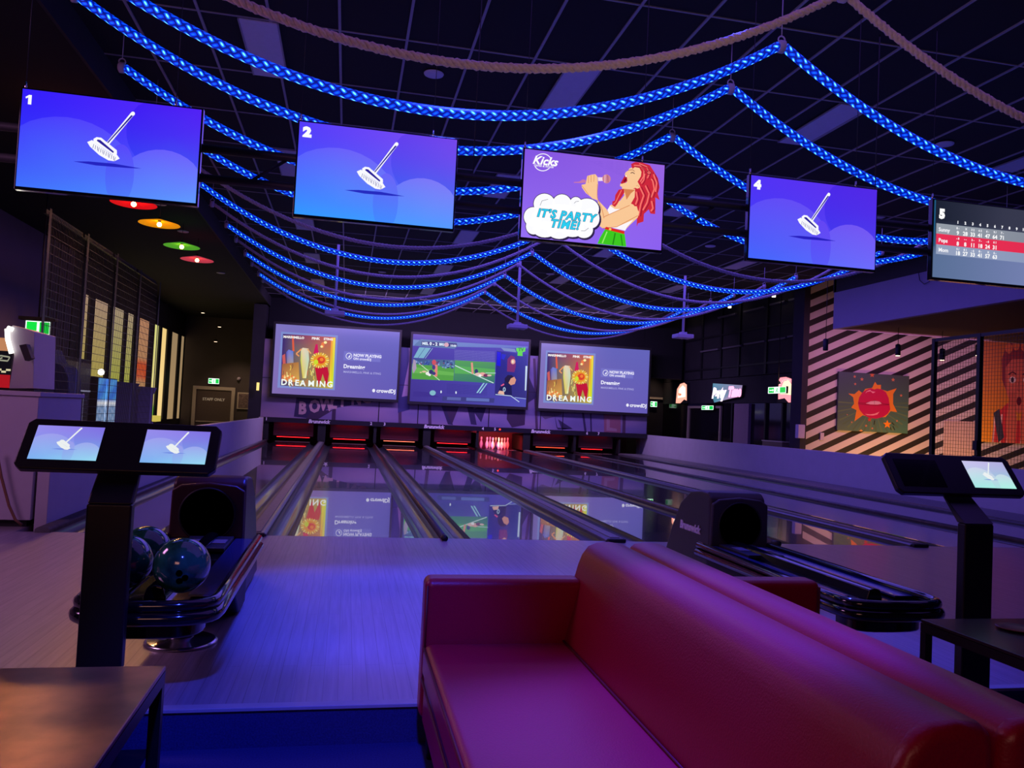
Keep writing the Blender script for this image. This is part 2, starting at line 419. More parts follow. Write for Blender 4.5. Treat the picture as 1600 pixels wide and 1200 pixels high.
# ---- floors
struct('floor', MB().box(-7.0, 13, -4.054, 0, -.16, 0), M['approach'])
struct('trim_11', MB().box(-7.0, 13, -4.095, -4.061, -.15, -.012), M['carpet'])
struct('floor', MB().box(-9, 14, -11, -4.095, -.35, -.15), M['carpet'])
struct('floor', MB().box(-7.0, -3.55, 0, 1.4, -.16, 0), M['approach'])
struct('floor', MB().box(-7.0, -3.55, 1.4, 23.9, -.6, -.45), M['navy'])
struct('floor', MB().box(9.25, 18, 0, 23, -.6, -.45), M['navy'])
struct('floor', MB().box(-3.5, 9.25, .002, 21.5, -.3, -.14), M['black'])
struct('trim_1', MB().box(-7.0, 13, -4.105, -4.055, -.011, .004), M['edge'], bevel=.003)

# ---- ceiling
struct('ceiling', MB().box(-3.46, 9.15, -11, 18.85, ZC, ZC + .1), M['tile'])
g = MB(); kx0 = .025 - .6 * 5
i = 0
while kx0 + .6 * i < 9.15:
    gx = kx0 + .6 * i; i += 1
    if gx > -3.46: g.box(gx - .012, gx + .012, -8, 18.85, ZC - .012, ZC)
j = -8
while -1.30 + 1.2 * j < 18.8:
    gy = -1.30 + 1.2 * j; j += 1
    if gy > -8: g.box(-3.46, 9.15, gy - .008, gy + .008, ZC - .009, ZC)
struct('trim_2', g, M['tbar'])
struct('ceiling', MB().box(-9, -3.49, -11, 23.9, 4.25, 4.5), mat('soffit_black', (.004, .004, .006), .9, noise=.1))
struct('ceiling', MB().box(9.15, 20, 7.9, 23, 5.1, 5.2), M['black'])
struct('trim_3', MB().box(-3.49, -3.46, -8, 18.85, 4.23, 4.6), M['navy'])
struct('trim_4', MB().box(9.15, 9.19, 7.9, 18.9, 4.43, 5.1), M['black'])

# ---- walls
struct('wall_back', MB().box(-3.5, 9.15, 18.9, 19.0, .90, 5.2), mat('back_wall_black', (.006, .006, .012), .9, noise=.1, scale=3))
struct('wall_back', MB().box(9.16, 10.6, 18.9, 19.0, 2.7, 5.09), mat('back_wall_black', (.006, .006, .012), .9))
struct('wall_left', MB().box(-7.0, -6.9, -3, 9.7, -.45, 4.25), mat('left_wall_paint', (.22, .16, .24), .85, noise=.06, scale=1.5))
struct('wall_back', MB().box(-7.0, -3.45, 23.75, 23.85, -.45, 4.3), mat('door_wall_paint', (.10, .085, .085), .85, noise=.08, scale=2))
struct('wall_left', MB().box(-3.9, -3.52, 18.3, 23.75, -.45, 4.22), M['navy'])
struct('wall_left', MB().box(-3.50, -3.40, .25, 17.9, -.16, .71), M['wallpale'], bevel=.006)
struct('wall_left', MB().box(-3.52, -3.41, 17.9, 18.2, -.16, .73), M['cream'])
struct('wall_right', MB().box(9.15, 9.27, -2.5, 18.9, -.16, .71), M['wallpale'], bevel=.006)
struct('wall_right', MB().box(9.16, 9.40, 18.95, 19.3, -.16, .72), M['cream'])
WY = 9.8
oA = at(1261, 670, y=WY)
stA = stripe_mat('diagonal_stripes', (oA.x, WY, oA.z), (1, 0), .46, .316, .475, .22)
cor = at(1460, 600, y=WY).x
struct('wall_right', MB().box(at(1262, 600, y=WY).x, cor, WY, WY + .12, -.45, 5.1), stA)
th = math.radians(-38); ax = (math.cos(th), math.sin(th)); L2 = 5.0
stB = stripe_mat('diagonal_stripes_turned', (cor, WY, at(1460, 600, y=WY).z), ax, .52, .316, .44, .0)
# keep the bands meeting at the corner
_p = (oA.z - .46 * oA.x) - (0 - .46 * cor)      # band phase carried round the corner
stB = stripe_mat('diagonal_stripes_turned', (cor, WY, oA.z + .46 * (cor - oA.x)), ax, .52, .316, .475, .22)
struct('wall_right', MB().hexa([(cor, WY, -.45), (cor + ax[0] * L2, WY + ax[1] * L2, -.45), (cor + ax[0] * L2 + .1, WY + ax[1] * L2 + .1, -.45), (cor + .1, WY + .1, -.45),
                               (cor, WY, 5.1), (cor + ax[0] * L2, WY + ax[1] * L2, 5.1), (cor + ax[0] * L2 + .1, WY + ax[1] * L2 + .1, 5.1), (cor + .1, WY + .1, 5.1)]), stB)
colx = at(1240, 600, y=WY + .1).x
struct('wall_right', MB().box(colx, at(1262, 600, y=WY - .25).x, WY - .25, WY + .2, -.45, 5.1), M['navy'])
# bulkhead over the right hand seating
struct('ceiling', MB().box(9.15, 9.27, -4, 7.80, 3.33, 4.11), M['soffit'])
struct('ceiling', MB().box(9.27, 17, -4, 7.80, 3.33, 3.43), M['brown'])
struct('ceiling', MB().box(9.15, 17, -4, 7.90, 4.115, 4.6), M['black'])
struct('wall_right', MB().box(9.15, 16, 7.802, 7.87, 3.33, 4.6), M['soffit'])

# ---- glazed shopfront wall on the right beyond the column
g = MB().box(10.75, 10.95, 10.0, 20.9, 2.68, 5.1); g.box(10.75, 10.95, 10.0, 20.9, 1.86, 2.66)
struct('wall_right', g, M['navy'])
g = MB()
for yy in (10.4, 11.9, 13.4, 15.0, 16.2, 17.6, 19.2): g.box(10.70, 10.85, yy - .05, yy + .05, 2.7, 5.0)
for zz in (3.0, 4.05): g.box(10.71, 10.75, 10.0, 20.6, zz - .03, zz + .03)
struct('trim_5', g, M['black'])
g = MB()
for (y0, y1, zz) in ((10.2, 10.9, 3.62), (11.1, 12.2, 3.62), (12.3, 13.2, 3.6), (13.4, 14.6, 3.6), (14.8, 16, 3.58), (16.3, 17.6, 3.58), (11.2, 12.2, 4.62), (12.4, 13.2, 4.62), (13.5, 14.7, 4.6), (15.2, 16.4, 4.6)):
    g.box(10.65, 10.73, y0, y1, zz, zz + .05)
struct('trim_6', g, mat('pale_blind_edge', (.16, .14, .18), .6, noise=.1))
struct('wall_back', MB().box(9.2, 10.95, 21, 21.1, -.45, 5.1), M['navy'])
struct('wall_right', MB().box(12.6, 12.7, 10.0, 21, -.45, 5.1), M['black'])
def shop_frame(y0, y1, n):
    g = MB().box(10.73, 10.79, y0, y0 + .08, -.45, 1.78).box(10.73, 10.79, y1 - .08, y1, -.45, 1.78).box(10.73, 10.79, y0 + .08, y1 - .08, 1.70, 1.78)
    d = struct('door_%d' % n, g, mat('frame_beige', (.35, .30, .24), .6, noise=.05)); return d
shop_frame(16.1, 18.6, 1)
struct('window_1', MB().box(10.78, 10.80, 10.0, 16.0, -.45, 1.85).box(10.78, 10.80, 16.2, 18.5, -.45, 1.7).box(10.78, 10.80, 18.7, 20.9, -.45, 1.85), mat('dark_glass', (.01, .008, .012), .1, noise=.05))
struct('trim_7', MB().box(10.68, 10.77, 14.2, 15.1, -.45, 1.84), mat('mauve_pillar', (.24, .17, .26), .7, noise=.05))
g = MB()
for yy in (10.1, 11.3, 12.4, 13.3, 15.3): g.box(10.72, 10.78, yy, yy + .07, -.45, 1.85)
struct('trim_8', g, M['black'])
g = MB().box(9.95, 10.0, 20.93, 20.98, -.45, 2.1).box(10.82, 10.9, 20.93, 20.98, -.45, 2.1).box(9.95, 10.9, 20.93, 20.98, 2.02, 2.1)
struct('door_2', g, M['cream'])

# ---- left window wall and ribbed panel
g = MB(); yy = 9.7
while yy < 11.5: g.box(-6.96, -6.88, yy, yy + .09, -.45, 4.24); yy += .15
struct('wall_left', MB().box(-7.05, -6.96, 9.7, 11.5, -.45, 4.25), M['navy'])
struct('trim_9', g, mat('ribbed_cladding', (.16, .12, .15), .6, noise=.1))
struct('wall_left', MB().box(-7.05, -6.90, 11.5, 23.75, 3.45, 4.25).box(-7.05, -6.90, 11.5, 23.75, -.45, .45), M['black'])
panes = [(123, 134, 0), (142, 165, 0), (171, 190, 1), (195, 206, 1), (214, 231, 2), (238, 246, 3), (250, 259, 4), (266, 277, 5), (281, 287, 5)]
prev = 11.5; mull = MB()
for k, (a, b, t) in enumerate(panes):
    ya, yb = at(a, 560, x=-6.90).y, at(b, 560, x=-6.90).y
    mull.box(-7.02, -6.88, prev, ya, .45, 3.45); prev = yb
    pc = Pic(yb - ya, 3.0)
    tops = [(200, 165, 140), (200, 175, 145), (225, 160, 120), (215, 215, 130), (240, 205, 130), (150, 125, 92)]
    base = [(205, 190, 80), (190, 195, 70), (215, 160, 105), (225, 205, 130), (245, 210, 140), (158, 130, 92)]
    def fn(u, v, t=t):
        c = mix(tops[t], base[t], v * 1.3)
        if t == 2 and .38 < v < .62: c = (235, 95, 50)
        if t == 3 and v > .85: c = (120, 190, 60)
        if t == 0 and v > .75: c = (175, 175, 40)
        return c
    pc.grid(fn, 1, 16)
    o = pc.build('window_%d' % (k + 2), M['screen'], None, (-6.93, ya, .45), (0, 1, 0), (0, 0, 1)); o['kind'] = 'structure'
mull.box(-7.02, -6.88, prev, 23.75, .45, 3.45)
struct('trim_10', mull, M['black'])
struct('window_11', MB().box(-6.87, -6.86, 9.75, 10.9, 1.55, 1.9).box(-6.87, -6.86, 11.15, 11.45, 1.5, 1.9), emat('yellow_pane', (165, 165, 50), 1.0))

# ---- staff door at the end of the left aisle
YD = 23.7
g = MB(); dx0, dx1 = at(301, 620, y=YD).x, at(367, 620, y=YD).x; dz = at(333, 604, y=YD).z
g.box(dx0, dx0 + .12, YD - .04, YD + .03, -.45, dz).box(dx1 - .12, dx1, YD - .04, YD + .03, -.45, dz).box(dx0 + .12, dx1 - .12, YD - .04, YD + .03, dz - .12, dz)
dr = struct('door_3', g, M['cream'])
dleaf = MB().box(dx0 + .12, dx1 - .12, YD, YD + .03, -.45, dz - .12).build('door_leaf', mat('door_brown', (.12, .09, .08), .6, noise=.06), dr)
lettering('STAFF ONLY', ((dx0 + dx1) / 2, YD - .005, at(333, 626, y=YD).z), (1, 0, 0), (0, 0, 1), .10, mat('door_letter', (.7, .62, .5), .5, noise=.02, emit=(.5, .42, .3), es=.25), dr)
MB().box(dx0 + .16, dx1 - .16, YD - .03, YD - .005, at(333, 659, y=YD).z - .02, at(333, 659, y=YD).z + .02).build('door_handle', M['cream'], dr)

# ================================================================== LANES
def lane(k):
    x0 = LX[k]; n = k + 1
    t = thing('bowling_lane', (x0 + LW / 2, MK / 2, 0), 'glossy wooden bowling lane running to the pit marked %d' % n, 'bowling lane', 'bowling lanes')
    MB().box(x0, x0 + LW, 0.004, MK + 1.6, -.05, 0).build('lane_surface', M['lane'], t)
    MB().box(x0, x0 + LW, MK + .02, MK + .16, 0.0, .006).build('pin_deck_edge', mat('tan_strip', (.30, .21, .15), .35, noise=.1), t)
    for sgn, gx in ((-1, x0 - GW), (1, x0 + LW)):
        prof = [(gx + GW / 2 + GW / 2 * math.cos(PI + a * PI / 10), -.004 + (.085) * math.sin(PI + a * PI / 10)) for a in range(11)]
        g = MB()
        o = len(g.v)
        for (a, b) in ((.004, MK + .05),):
            for y in (a, b):
                g.v += [(px, y, pz) for px, pz in prof] 
        m = len(prof)
        for i in range(m - 1): g.f.append((i, i + 1, m + i + 1, m + i)); g.sm.append(True)
        low = [(px, y, pz - .012) for y in (.004, MK + .05) for px, pz in prof]
        g.add(low, [(i + 1, i, m + i, m + i + 1) for i in range(m - 1)], True)
        g.build('gutter', M['gutter'], t)
for k in range(7): lane(k)

def divider(x0, x1, wide, label, h, cap=True):
    cx = (x0 + x1) / 2; hw = (x1 - x0) / 2 - .002
    t = thing('lane_divider', (cx, MK / 2, 0), label, 'lane divider', 'lane dividers')
    if wide:
        prof = [(cx - hw, -.1), (cx - hw, h * .5), (cx - hw + .02, h * .9), (cx - hw + .045, h), (cx + hw - .045, h), (cx + hw - .02, h * .9), (cx + hw, h * .5), (cx + hw, -.1)]
        MB().prism(prof, 'y', -.05, MK + .055, True).build('rail', M['cap'], t, bevel=.004)
        MB().box(cx - hw + .05, cx + hw - .05, -.02, MK + .05, h, h + .006).build('track_cover', M['captop'], t)
        MB().box(cx - hw + .01, cx + hw - .01, -.10, -.05, 0, h).build('end_cap', M['rubber'], t, bevel=.01)
    else:
        prof = [(cx - hw, -.1)] + [(cx - hw * math.cos(a * PI / 8), h * .35 + h * .65 * math.sin(a * PI / 8)) for a in range(9)] + [(cx + hw, -.1)]
        MB().prism(prof, 'y', -.04, MK + .055, True).build('rail', M['cap'], t)
        if cap: MB().lathe([(0.001, -.16), (.03, -.15), (hw, -.04)], (cx, -.0, h * .45), 14, 'y').build('end_cap', M['rubber'], t)
names = {0: (1, 2), 1: (2, 3), 2: (3, 4), 3: (4, 5), 4: (5, 6), 5: (6, 7)}
for k in range(6):
    a, b = names[k]; w_ = (k % 2 == 0)
    divider(LX[k] + LW + GW, LX[k + 1] - GW, w_, ('wide flat-topped grey divider between lanes %d and %d' if w_ else 'narrow rounded grey divider between lanes %d and %d') % (a, b), .035 if w_ else .05)
divider(-3.395, LX[0] - GW, False, 'narrow rounded rail between lane 1 and the left partition', .05, False)
divider(LX[6] + LW + GW, 9.14, True, 'wide divider between lane 7 and the right partition', .04)

# ================================================================== PIN END
PY = MK
t = thing('masking_unit', (2.8, PY, .59), 'dark lane number fascia strip across all lanes with pale numbers and maker name', 'masking unit')
MB().box(-3.5, 9.14, PY, PY + .05, .59, .735).build('fascia', mat('fascia_purple_black', (.014, .012, .024), .4, noise=.05), t)
for n, px in (('1', 416), ('2', 580), ('3', 601), ('4', 755), ('5', 774), ('6', 918), ('7', 936)):
    lettering(n, (at(px, 660, y=PY).x, PY - .003, .632), (1, 0, 0), (0, 0, 1), .095, M['letter'], t, bold=.03)
for px in (498, 678, 845):
    lettering('Brunswick', (at(px, 665, y=PY).x, PY - .003, .612), (1, 0, 0), (0, 0, 1), .11, M['letter'], t, bold=.045, shear=.2)
c = at(781, 671, y=PY)
MB().lathe([(.028, -.02), (.028, 0)], (c.x, PY, c.z), 14, 'y').build('warning_lamp', emat('warning_lamp_red', (255, 60, 40), 2.5), t)
# pits
pit = MB()
pit.box(-3.5, 9.14, PY + .06, PY + 2.2, .84, .88).box(-3.5, 9.14, PY + 2.0, PY + 2.1, -.3, .84)
struct('wall_back', pit, M['pit'])
led = emat('pit_led_red', (255, 30, 36), 2.6)
for k in range(7):
    x0 = LX[k]; n = k + 1; cx = x0 + LW / 2
    p = thing('pinsetter', (cx, PY + .3, 0), ('dark red pinsetter bay of lane %d with its sweep ' % n) + ('raised and the pins lit' if n == 5 else 'lowered over a thin red light'), 'pinsetter', 'pinsetter bays')
    xr = min(x0 + LW + GW + .03, 9.1)
    if n != 5:
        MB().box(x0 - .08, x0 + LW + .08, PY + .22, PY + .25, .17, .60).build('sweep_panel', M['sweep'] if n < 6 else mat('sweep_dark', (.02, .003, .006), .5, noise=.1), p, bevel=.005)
        MB().box(x0 - .05, x0 + LW + .05, PY + .213, PY + .218, .20, .215).build('trim_line', mat('dull_line', (.16, .05, .06), .5, noise=.1), p)
        ledc = {1: led, 2: led, 3: emat('pit_led_warm', (255, 120, 90), 2.0), 4: led, 6: emat('pit_led_orange', (255, 80, 50), 2.0), 7: led}[n]
        wl_ = 1 if n not in (7,) else .75
        MB().box(x0 + .03, x0 + .03 + (LW - .06) * wl_, PY + .215, PY + .235, .130, .148).build('light_strip', ledc, p)
    MB().box(x0 + .1, x0 + LW - .1, PY + .055, PY + .13, .63, .636).build('deck_light', emat('deck_light_red', (255, 18, 40), 5.0), p)
    for sx in (x0 - GW - .02, xr):
        MB().box(sx - .03, sx + .03, PY + .06, PY + 1.9, .008, .5).build('side_panel', M['black'], p)
kb = MB()
for k in range(6): kb.box(LX[k] + LW + GW - .02, LX[k + 1] - GW + .02, PY + .058, PY + .062, .056, .588)
kb.box(-3.49, LX[0] - GW + .02, PY + .058, PY + .062, .056, .588)
struct('trim_12', kb, M['rubber'])
# pins: one turned profile, ten to a lane
def pin_thing(label, grp):
    pr = [(.026, 0), (.034, .012), (.047, .06), (.0603, .114), (.054, .17), (.038, .215), (.026, .25), (.0235, .268), (.027, .295), (.0323, .335), (.030, .36), (.019, .376), (0, .381)]
    o = MB().lathe(pr, (0, 0, 0), 20).build('bowling_pin', M['pin']); tag(o, label, 'bowling pin', grp)
    nk = MB().lathe([(.0262, .262), (.0262, .274)], (0, 0, 0), 20).build('neck_stripe', mat('pin_stripe_red', (.6, .02, .02), .4, noise=.05), o)
    return o
pin0 = pin_thing('white bowling pin in the lit triangle on lane 5', 'pins standing on lane 5')
first = True
for k in range(7):
    cx = LX[k] + LW / 2
    for r in range(4):
        for q in range(r + 1):
            loc = (cx + (q - r / 2) * .3048, PY + .42 + r * .264, .001)
            if k == 4:
                if first: pin0.location = loc; first = False
                else: copy_tree(pin0, loc=loc)
l5 = LX[4] + LW / 2
for dx_, c_, p_ in ((-.45, (1, .06, .5), 6), (0, (1, .3, .12), 7), (.45, (1, .02, .03), 14)):
    spot('pin_spot', (l5 + dx_, PY + .1, .46), (l5 + dx_, PY + .7, .12), c_, p_ * 7, 120, .8, .03)

# mural panels
mx0, mx1, mz0, mz1 = -3.52, 9.12, .738, 3.16
mu = Pic(mx1 - mx0, mz1 - mz0)
def sky(u, v):
    c = mix((150, 125, 165), (120, 112, 170), u)
    s_ = math.sin(u * 23 + math.sin(v * 9) * 2) * math.sin(v * 14 + u * 6)
    return mix(c, (185, 150, 175) if s_ > 0 else (95, 90, 150), abs(s_) * .45)
mu.grid(sky, 60, 16)
def mp(x, z): return ((x - mx0) / (mx1 - mx0), 1 - (z - mz0) / (mz1 - mz0))
def q(px, py): a = at(px, py, y=PY + .02); return mp(a.x, a.z)
DK = (52, 44, 84); DK2 = (66, 46, 78); PK = (150, 118, 140)
mu.poly([q(463, 622), q(459, 651), q(490, 656), q(510, 640), q(582, 628), q(600, 618), q(620, 600), q(470, 600)], DK, raw=True)
mu.poly([q(484, 645), q(478, 655), q(497, 657), q(520, 641), q(507, 641)], DK2, raw=True)
mu.poly([q(519, 640), q(518, 658), q(524, 659), q(525, 638)], DK2, raw=True)
a0 = q(463, 648); a1 = q(576, 618)
for i_, ch in enumerate('BOWLING'):
    b_ = q(466 + i_ * 16.5, 646 - i_ * 2.9)
    mu.text(ch, b_[0], b_[1], .155, (196, 158, 165), bold=.05, aspect=.78)
for (a_, b_, w_) in ((622, 621, 5), (667, 668, 5), (833, 836, 4), (940, 944, 7), (975, 972, 5)):
    mu.poly([q(a_, 560), q(a_ + w_, 560), q(b_ + w_, 690), q(b_, 690)], (84, 62, 92), raw=True)
mu.poly([q(660, 560), q(672, 560), q(708, 664), q(700, 663), q(692, 640)], DK, raw=True)
mu.poly([q(694, 630), q(706, 664), q(720, 628)], DK2, raw=True)
mu.poly([q(720, 590), q(732, 590), q(745, 664), q(736, 663)], DK, raw=True)
mu.poly([q(738, 640), q(752, 660), q(762, 630)], DK, raw=True)
mu.poly([q(796, 590), q(792, 655), q(800, 668), q(820, 664), q(824, 600)], DK2, raw=True)
mu.poly([q(845, 600), q(846, 650), q(852, 655), q(878, 648), q(880, 600)], (96, 82, 110), raw=True)
mu.poly([q(780, 500), q(815, 500), q(840, 620), q(800, 645)], DK, raw=True)
mu.poly([q(865, 640), q(872, 671), q(878, 671), q(872, 655), q(895, 670), q(870, 668)], DK, raw=True)
mu.line([q(905, 600), q(915, 676)], .006, DK, raw=True); mu.line([q(922, 600), q(924, 676)], .004, DK, raw=True)
mu.poly([q(944, 640), q(970, 640), q(970, 677), q(944, 675)], (150, 96, 118), raw=True)
mu.poly([q(948, 654), q(953, 655), q(953, 668), q(964, 670), q(964, 674), q(948, 673)], (165, 128, 150), raw=True)
mu.poly([q(620, 520), q(640, 520), q(640, 640), q(622, 645)], (60, 58, 120), raw=True)
mu.poly([q(640, 560), q(628, 620), q(640, 618)], (180, 150, 190), raw=True)
for px_ in (591.5, 653, 764, 845, 880, 1012):
    xx = at(px_, 650, y=PY + .02).x; u_ = (xx - mx0) / (mx1 - mx0); mu.line([(u_, 0), (u_, 1)], .0022, (12, 10, 24), raw=True)
u1 = mp(0, 1.95)[1]; mu.line([(0, u1), (1, u1)], .008, (30, 26, 50), raw=True)
mt = thing('sign_mural', ((mx0 + mx1) / 2, PY + .1, mz0), 'long printed mural of old roadside signs and cloudy sky above the pinsetters', 'mural')
MB().box(mx0, mx1, PY + .05, PY + .12, mz0 + .005, mz1).build('backing_board', M['black'], mt)
mu.build('printed_face', M['print'], mt, (mx0, PY + .045, mz0), (1, 0, 0), (0, 0, 1), dz=.0002)

# ================================================================== BIG PROJECTED SCREENS
SQ = [[(432, 506), (625, 519), (619, 625), (424, 614)], [(646, 522), (827, 533), (821, 637), (640, 626)], [(847, 537), (1013, 546), (1012, 647), (841, 637)]]
def crop(q_, x0, y0, sc): return [((a - x0) * sc, (b - y0) * sc) for a, b in q_]
def dj_picture():
    C = [(76, 45), (1560, 157), (1520, 945), (25, 868)]      # corners in a close look at the left screen
    p = Pic(3.8, 2.15, C)
    p.grid(lambda u, v: mix(mix((126, 116, 190), (100, 100, 186), u * 1.6), mix((128, 108, 176), (98, 88, 180), u), v), 14, 8)
    fr = [(138, 138), (822, 188), (785, 832), (92, 800)]
    p.poly(fr, (124, 140, 205))
    inner = [(160, 165), (798, 210), (762, 815), (128, 775)]
    p.poly(inner, None, cols=[(52, 30, 110), (200, 90, 60), (190, 170, 60), (60, 40, 100)])
    # plain colour shapes standing in for the cover picture
    rnd = random.Random(3)
    p.poly([(740, 215), (792, 215), (766, 790), (720, 780)], None, cols=[(250, 130, 40), (240, 240, 70), (190, 230, 40), (240, 230, 40)])
    p.poly([(268, 185), (290, 190), (300, 370), (276, 370)], (220, 90, 60))
    p.poly([(200, 380), (230, 350), (285, 370), (290, 660), (215, 640)], None, cols=[(70, 80, 190), (110, 120, 210), (90, 120, 210), (190, 170, 70), (170, 140, 60)])
    p.poly([(152, 420), (185, 400), (200, 600), (160, 560)], (200, 90, 90))
    p.poly([(150, 520), (350, 500), (360, 740), (140, 720)], None, cols=[(150, 90, 60), (180, 120, 60), (220, 170, 80), (210, 120, 80)])
    for k_ in range(26):
        x_, y_ = rnd.uniform(160, 540), rnd.uniform(500, 740)
        p.line([(x_, y_), (x_ + rnd.uniform(-12, 12), y_ + 30), (x_ + rnd.uniform(-12, 12), y_ + 60)], 9, rnd.choice([(230, 200, 90), (120, 90, 60), (240, 230, 140), (200, 110, 70)]))
    p.poly([(378, 350), (400, 330), (470, 340), (476, 470), (440, 690), (398, 690), (372, 480)], None, cols=[(210, 220, 190), (230, 210, 180), (220, 200, 170), (190, 215, 190), (240, 240, 190), (220, 200, 80), (200, 210, 60)])
    p.line([(385, 345), (320, 400), (355, 430)], 16, (235, 150, 90)); p.line([(455, 345), (500, 400)], 14, (230, 170, 110))
    p.poly([(528, 400), (555, 290), (580, 290), (585, 360), (600, 400)], (205, 20, 90))
    p.poly([(545, 560), (700, 560), (715, 640), (690, 790), (640, 640), (600, 780), (570, 700)], (190, 16, 50))
    for k_ in range(22):
        a = k_ * 2 * PI / 22; p.line([(605 + 55 * math.cos(a), 480 + 50 * math.sin(a)), (605 + 112 * math.cos(a), 480 + 92 * math.sin(a))], 16, [(250, 225, 110), (240, 190, 50)][k_ % 2])
    p.ell(605, 480, 78, 66, (230, 150, 30)); p.ell(620, 478, 48, 42, (215, 60, 30)); p.ell(628, 470, 22, 20, (240, 130, 40))
    p.ell(560, 500, 26, 30, (200, 220, 40))
    p.ell(640, 300, 20, 34, (235, 120, 60)); p.ell(672, 270, 20, 16, (250, 240, 160)); p.ell(628, 318, 16, 14, (250, 230, 150))
    for k_ in range(9): p.ell(165 + k_ * 18, 665 + (k_ % 3) * 14, 14, 12, [(235, 120, 60), (250, 220, 150)][k_ % 2])
    def tx(b, x, y, h, col, **kw): u, v = p.m((x, y)); p.text(b, u, v, h, col, **kw)
    tx('MARSHMELLO', 165, 210, .033, (245, 240, 235), bold=.05); tx('PINK', 508, 232, .033, (245, 240, 235), bold=.05, aspect=1.1); tx('STING', 652, 240, .033, (245, 240, 235), bold=.05)
    for i_, (ch, x_) in enumerate(zip('DREAMING', (134, 220, 303, 366, 462, 560, 598, 688))): tx(ch, x_, 766 + i_ * 4, .083, (240, 250, 245), bold=.03)
    p.poly([(896, 372), (1336, 402), (1330, 505), (888, 480)], (116, 114, 198))
    p.ell(955, 432, 38, 38, (230, 230, 250)); p.ell(955, 432, 31, 31, (110, 108, 195)); p.poly([(940, 450), (975, 410), (968, 450)], (230, 230, 250))
    tx('NOW PLAYING', 1008, 436, .042, (228, 226, 250), bold=.05); tx('ON crowdDJ', 1006, 474, .034, (228, 226, 250), bold=.04)
    tx('Dreaming', 888, 570, .056, (240, 240, 255), bold=.03); tx('MARSHMELLO, PINK & STING', 888, 626, .030, (170, 168, 222), bold=.02)
    p.ell(1252, 838, 18, 20, (235, 235, 250)); tx('crowdDJ', 1282, 858, .056, (240, 240, 252), bold=.03)
    return p
def footy_picture():
    C = [(60, 52), (1565, 165), (1528, 1018), (8, 932)]
    p = Pic(3.8, 2.15, C)
    p.grid(lambda u, v: mix(mix((76, 64, 165), (72, 64, 175), u), mix((64, 50, 140), (80, 78, 180), u), v), 12, 8)
    p.poly([(60, 125), (1550, 225), (1548, 250), (56, 205)], None, cols=[(110, 140, 190), (90, 110, 190), (90, 110, 190), (110, 140, 190)])
    p.poly([(90, 180), (160, 120), (620, 160), (640, 215), (600, 248), (70, 205)], (88, 120, 165))
    p.poly([(170, 148), (630, 180), (625, 225), (165, 200)], (48, 50, 110))
    def tx(b, x, y, h, col, **kw): u, v = p.m((x, y)); p.text(b, u, v, h, col, **kw)
    tx('MEL', 176, 190, .038, (215, 235, 245), bold=.05); tx('0 - 2', 272, 198, .045, (230, 240, 250), bold=.05); tx('BRI', 396, 204, .038, (215, 235, 245), bold=.05)
    p.ell(492, 196, 30, 28, (215, 165, 175)); tx('10:00', 540, 218, .030, (220, 235, 250), bold=.04)
    p.poly([(140, 225), (290, 235), (195, 370), (62, 362)], (122, 176, 200)); p.line([(215, 232), (120, 366)], 5, (60, 60, 140)); p.line([(300, 236), (205, 370)], 6, (60, 60, 140))
    p.line([(312, 238), (214, 372)], 6, (150, 200, 215))
    for j in range(14):
        for i_ in range(34):
            x_ = 600 + i_ * 15.5; y_ = 262 + j * 11 + i_ * .9
            if x_ > 1130: continue
            if y_ < 395 + i_: p.poly([(x_, y_), (x_ + 5, y_), (x_ + 5, y_ + 5), (x_, y_ + 5)], (150, 150, 214), step=False)
            x_ -= 100; y2 = 705 + j * 11 + i_ * .9
            if j < 12: p.poly([(x_, y2), (x_ + 5, y2), (x_ + 5, y2 + 5), (x_, y2 + 5)], (40, 34, 110), step=False)
    p.poly([(52, 372), (600, 398), (582, 668), (34, 640)], None, cols=[(60, 70, 140), (80, 110, 150), (84, 165, 60), (90, 170, 60)])
    p.poly([(44, 440), (594, 500), (582, 668), (34, 640)], (84, 160, 64)); p.poly([(42, 480), (590, 560), (587, 600), (40, 560)], (104, 180, 78))
    p.line([(140, 440), (402, 660)], 9, (200, 225, 190))
    rnd = random.Random(5)
    for k_ in range(60): x_ = rnd.uniform(70, 580); p.ell(x_, rnd.uniform(398, 440) + (x_ - 70) * .06, rnd.uniform(5, 16), rnd.uniform(8, 18), rnd.choice([(40, 50, 130), (150, 170, 210), (60, 90, 160), (110, 60, 110), (90, 130, 190)]), n=8)
    for k_ in range(30): p.ell(rnd.uniform(440, 580), rnd.uniform(410, 500), rnd.uniform(8, 18), rnd.uniform(6, 16), rnd.choice([(40, 60, 120), (120, 150, 200), (70, 100, 150)]), n=8)
    p.ell(330, 425, 28, 34, (205, 80, 90)); p.poly([(340, 455), (375, 455), (372, 610), (335, 610)], (225, 130, 120)); p.ell(325, 490, 22, 30, (70, 60, 130))
    p.poly([(60, 380), (90, 400), (100, 500), (60, 570), (45, 500)], (170, 150, 180))
    for (x_, y_, rx_, ry_, c_) in ((255, 570, 38, 24, (235, 235, 225)), (290, 550, 30, 30, (50, 55, 110)), (325, 570, 26, 22, (60, 60, 120)), (200, 545, 30, 12, (225, 190, 160)), (155, 555, 14, 8, (225, 190, 160)), (270, 590, 18, 14, (240, 240, 240))): p.ell(x_, y_, rx_, ry_, c_, n=14)
    p.poly([(604, 398), (1130, 430), (1118, 705), (585, 668)], None, cols=[(84, 160, 80), (80, 150, 90), (56, 116, 110), (64, 130, 100)])
    p.poly([(600, 470), (1125, 520), (1122, 600), (594, 570)], (88, 172, 84)); p.line([(602, 466), (820, 570), (1105, 700)], 11, (205, 230, 225)); p.line([(1000, 568), (1350, 574)], 7, (205, 225, 235))
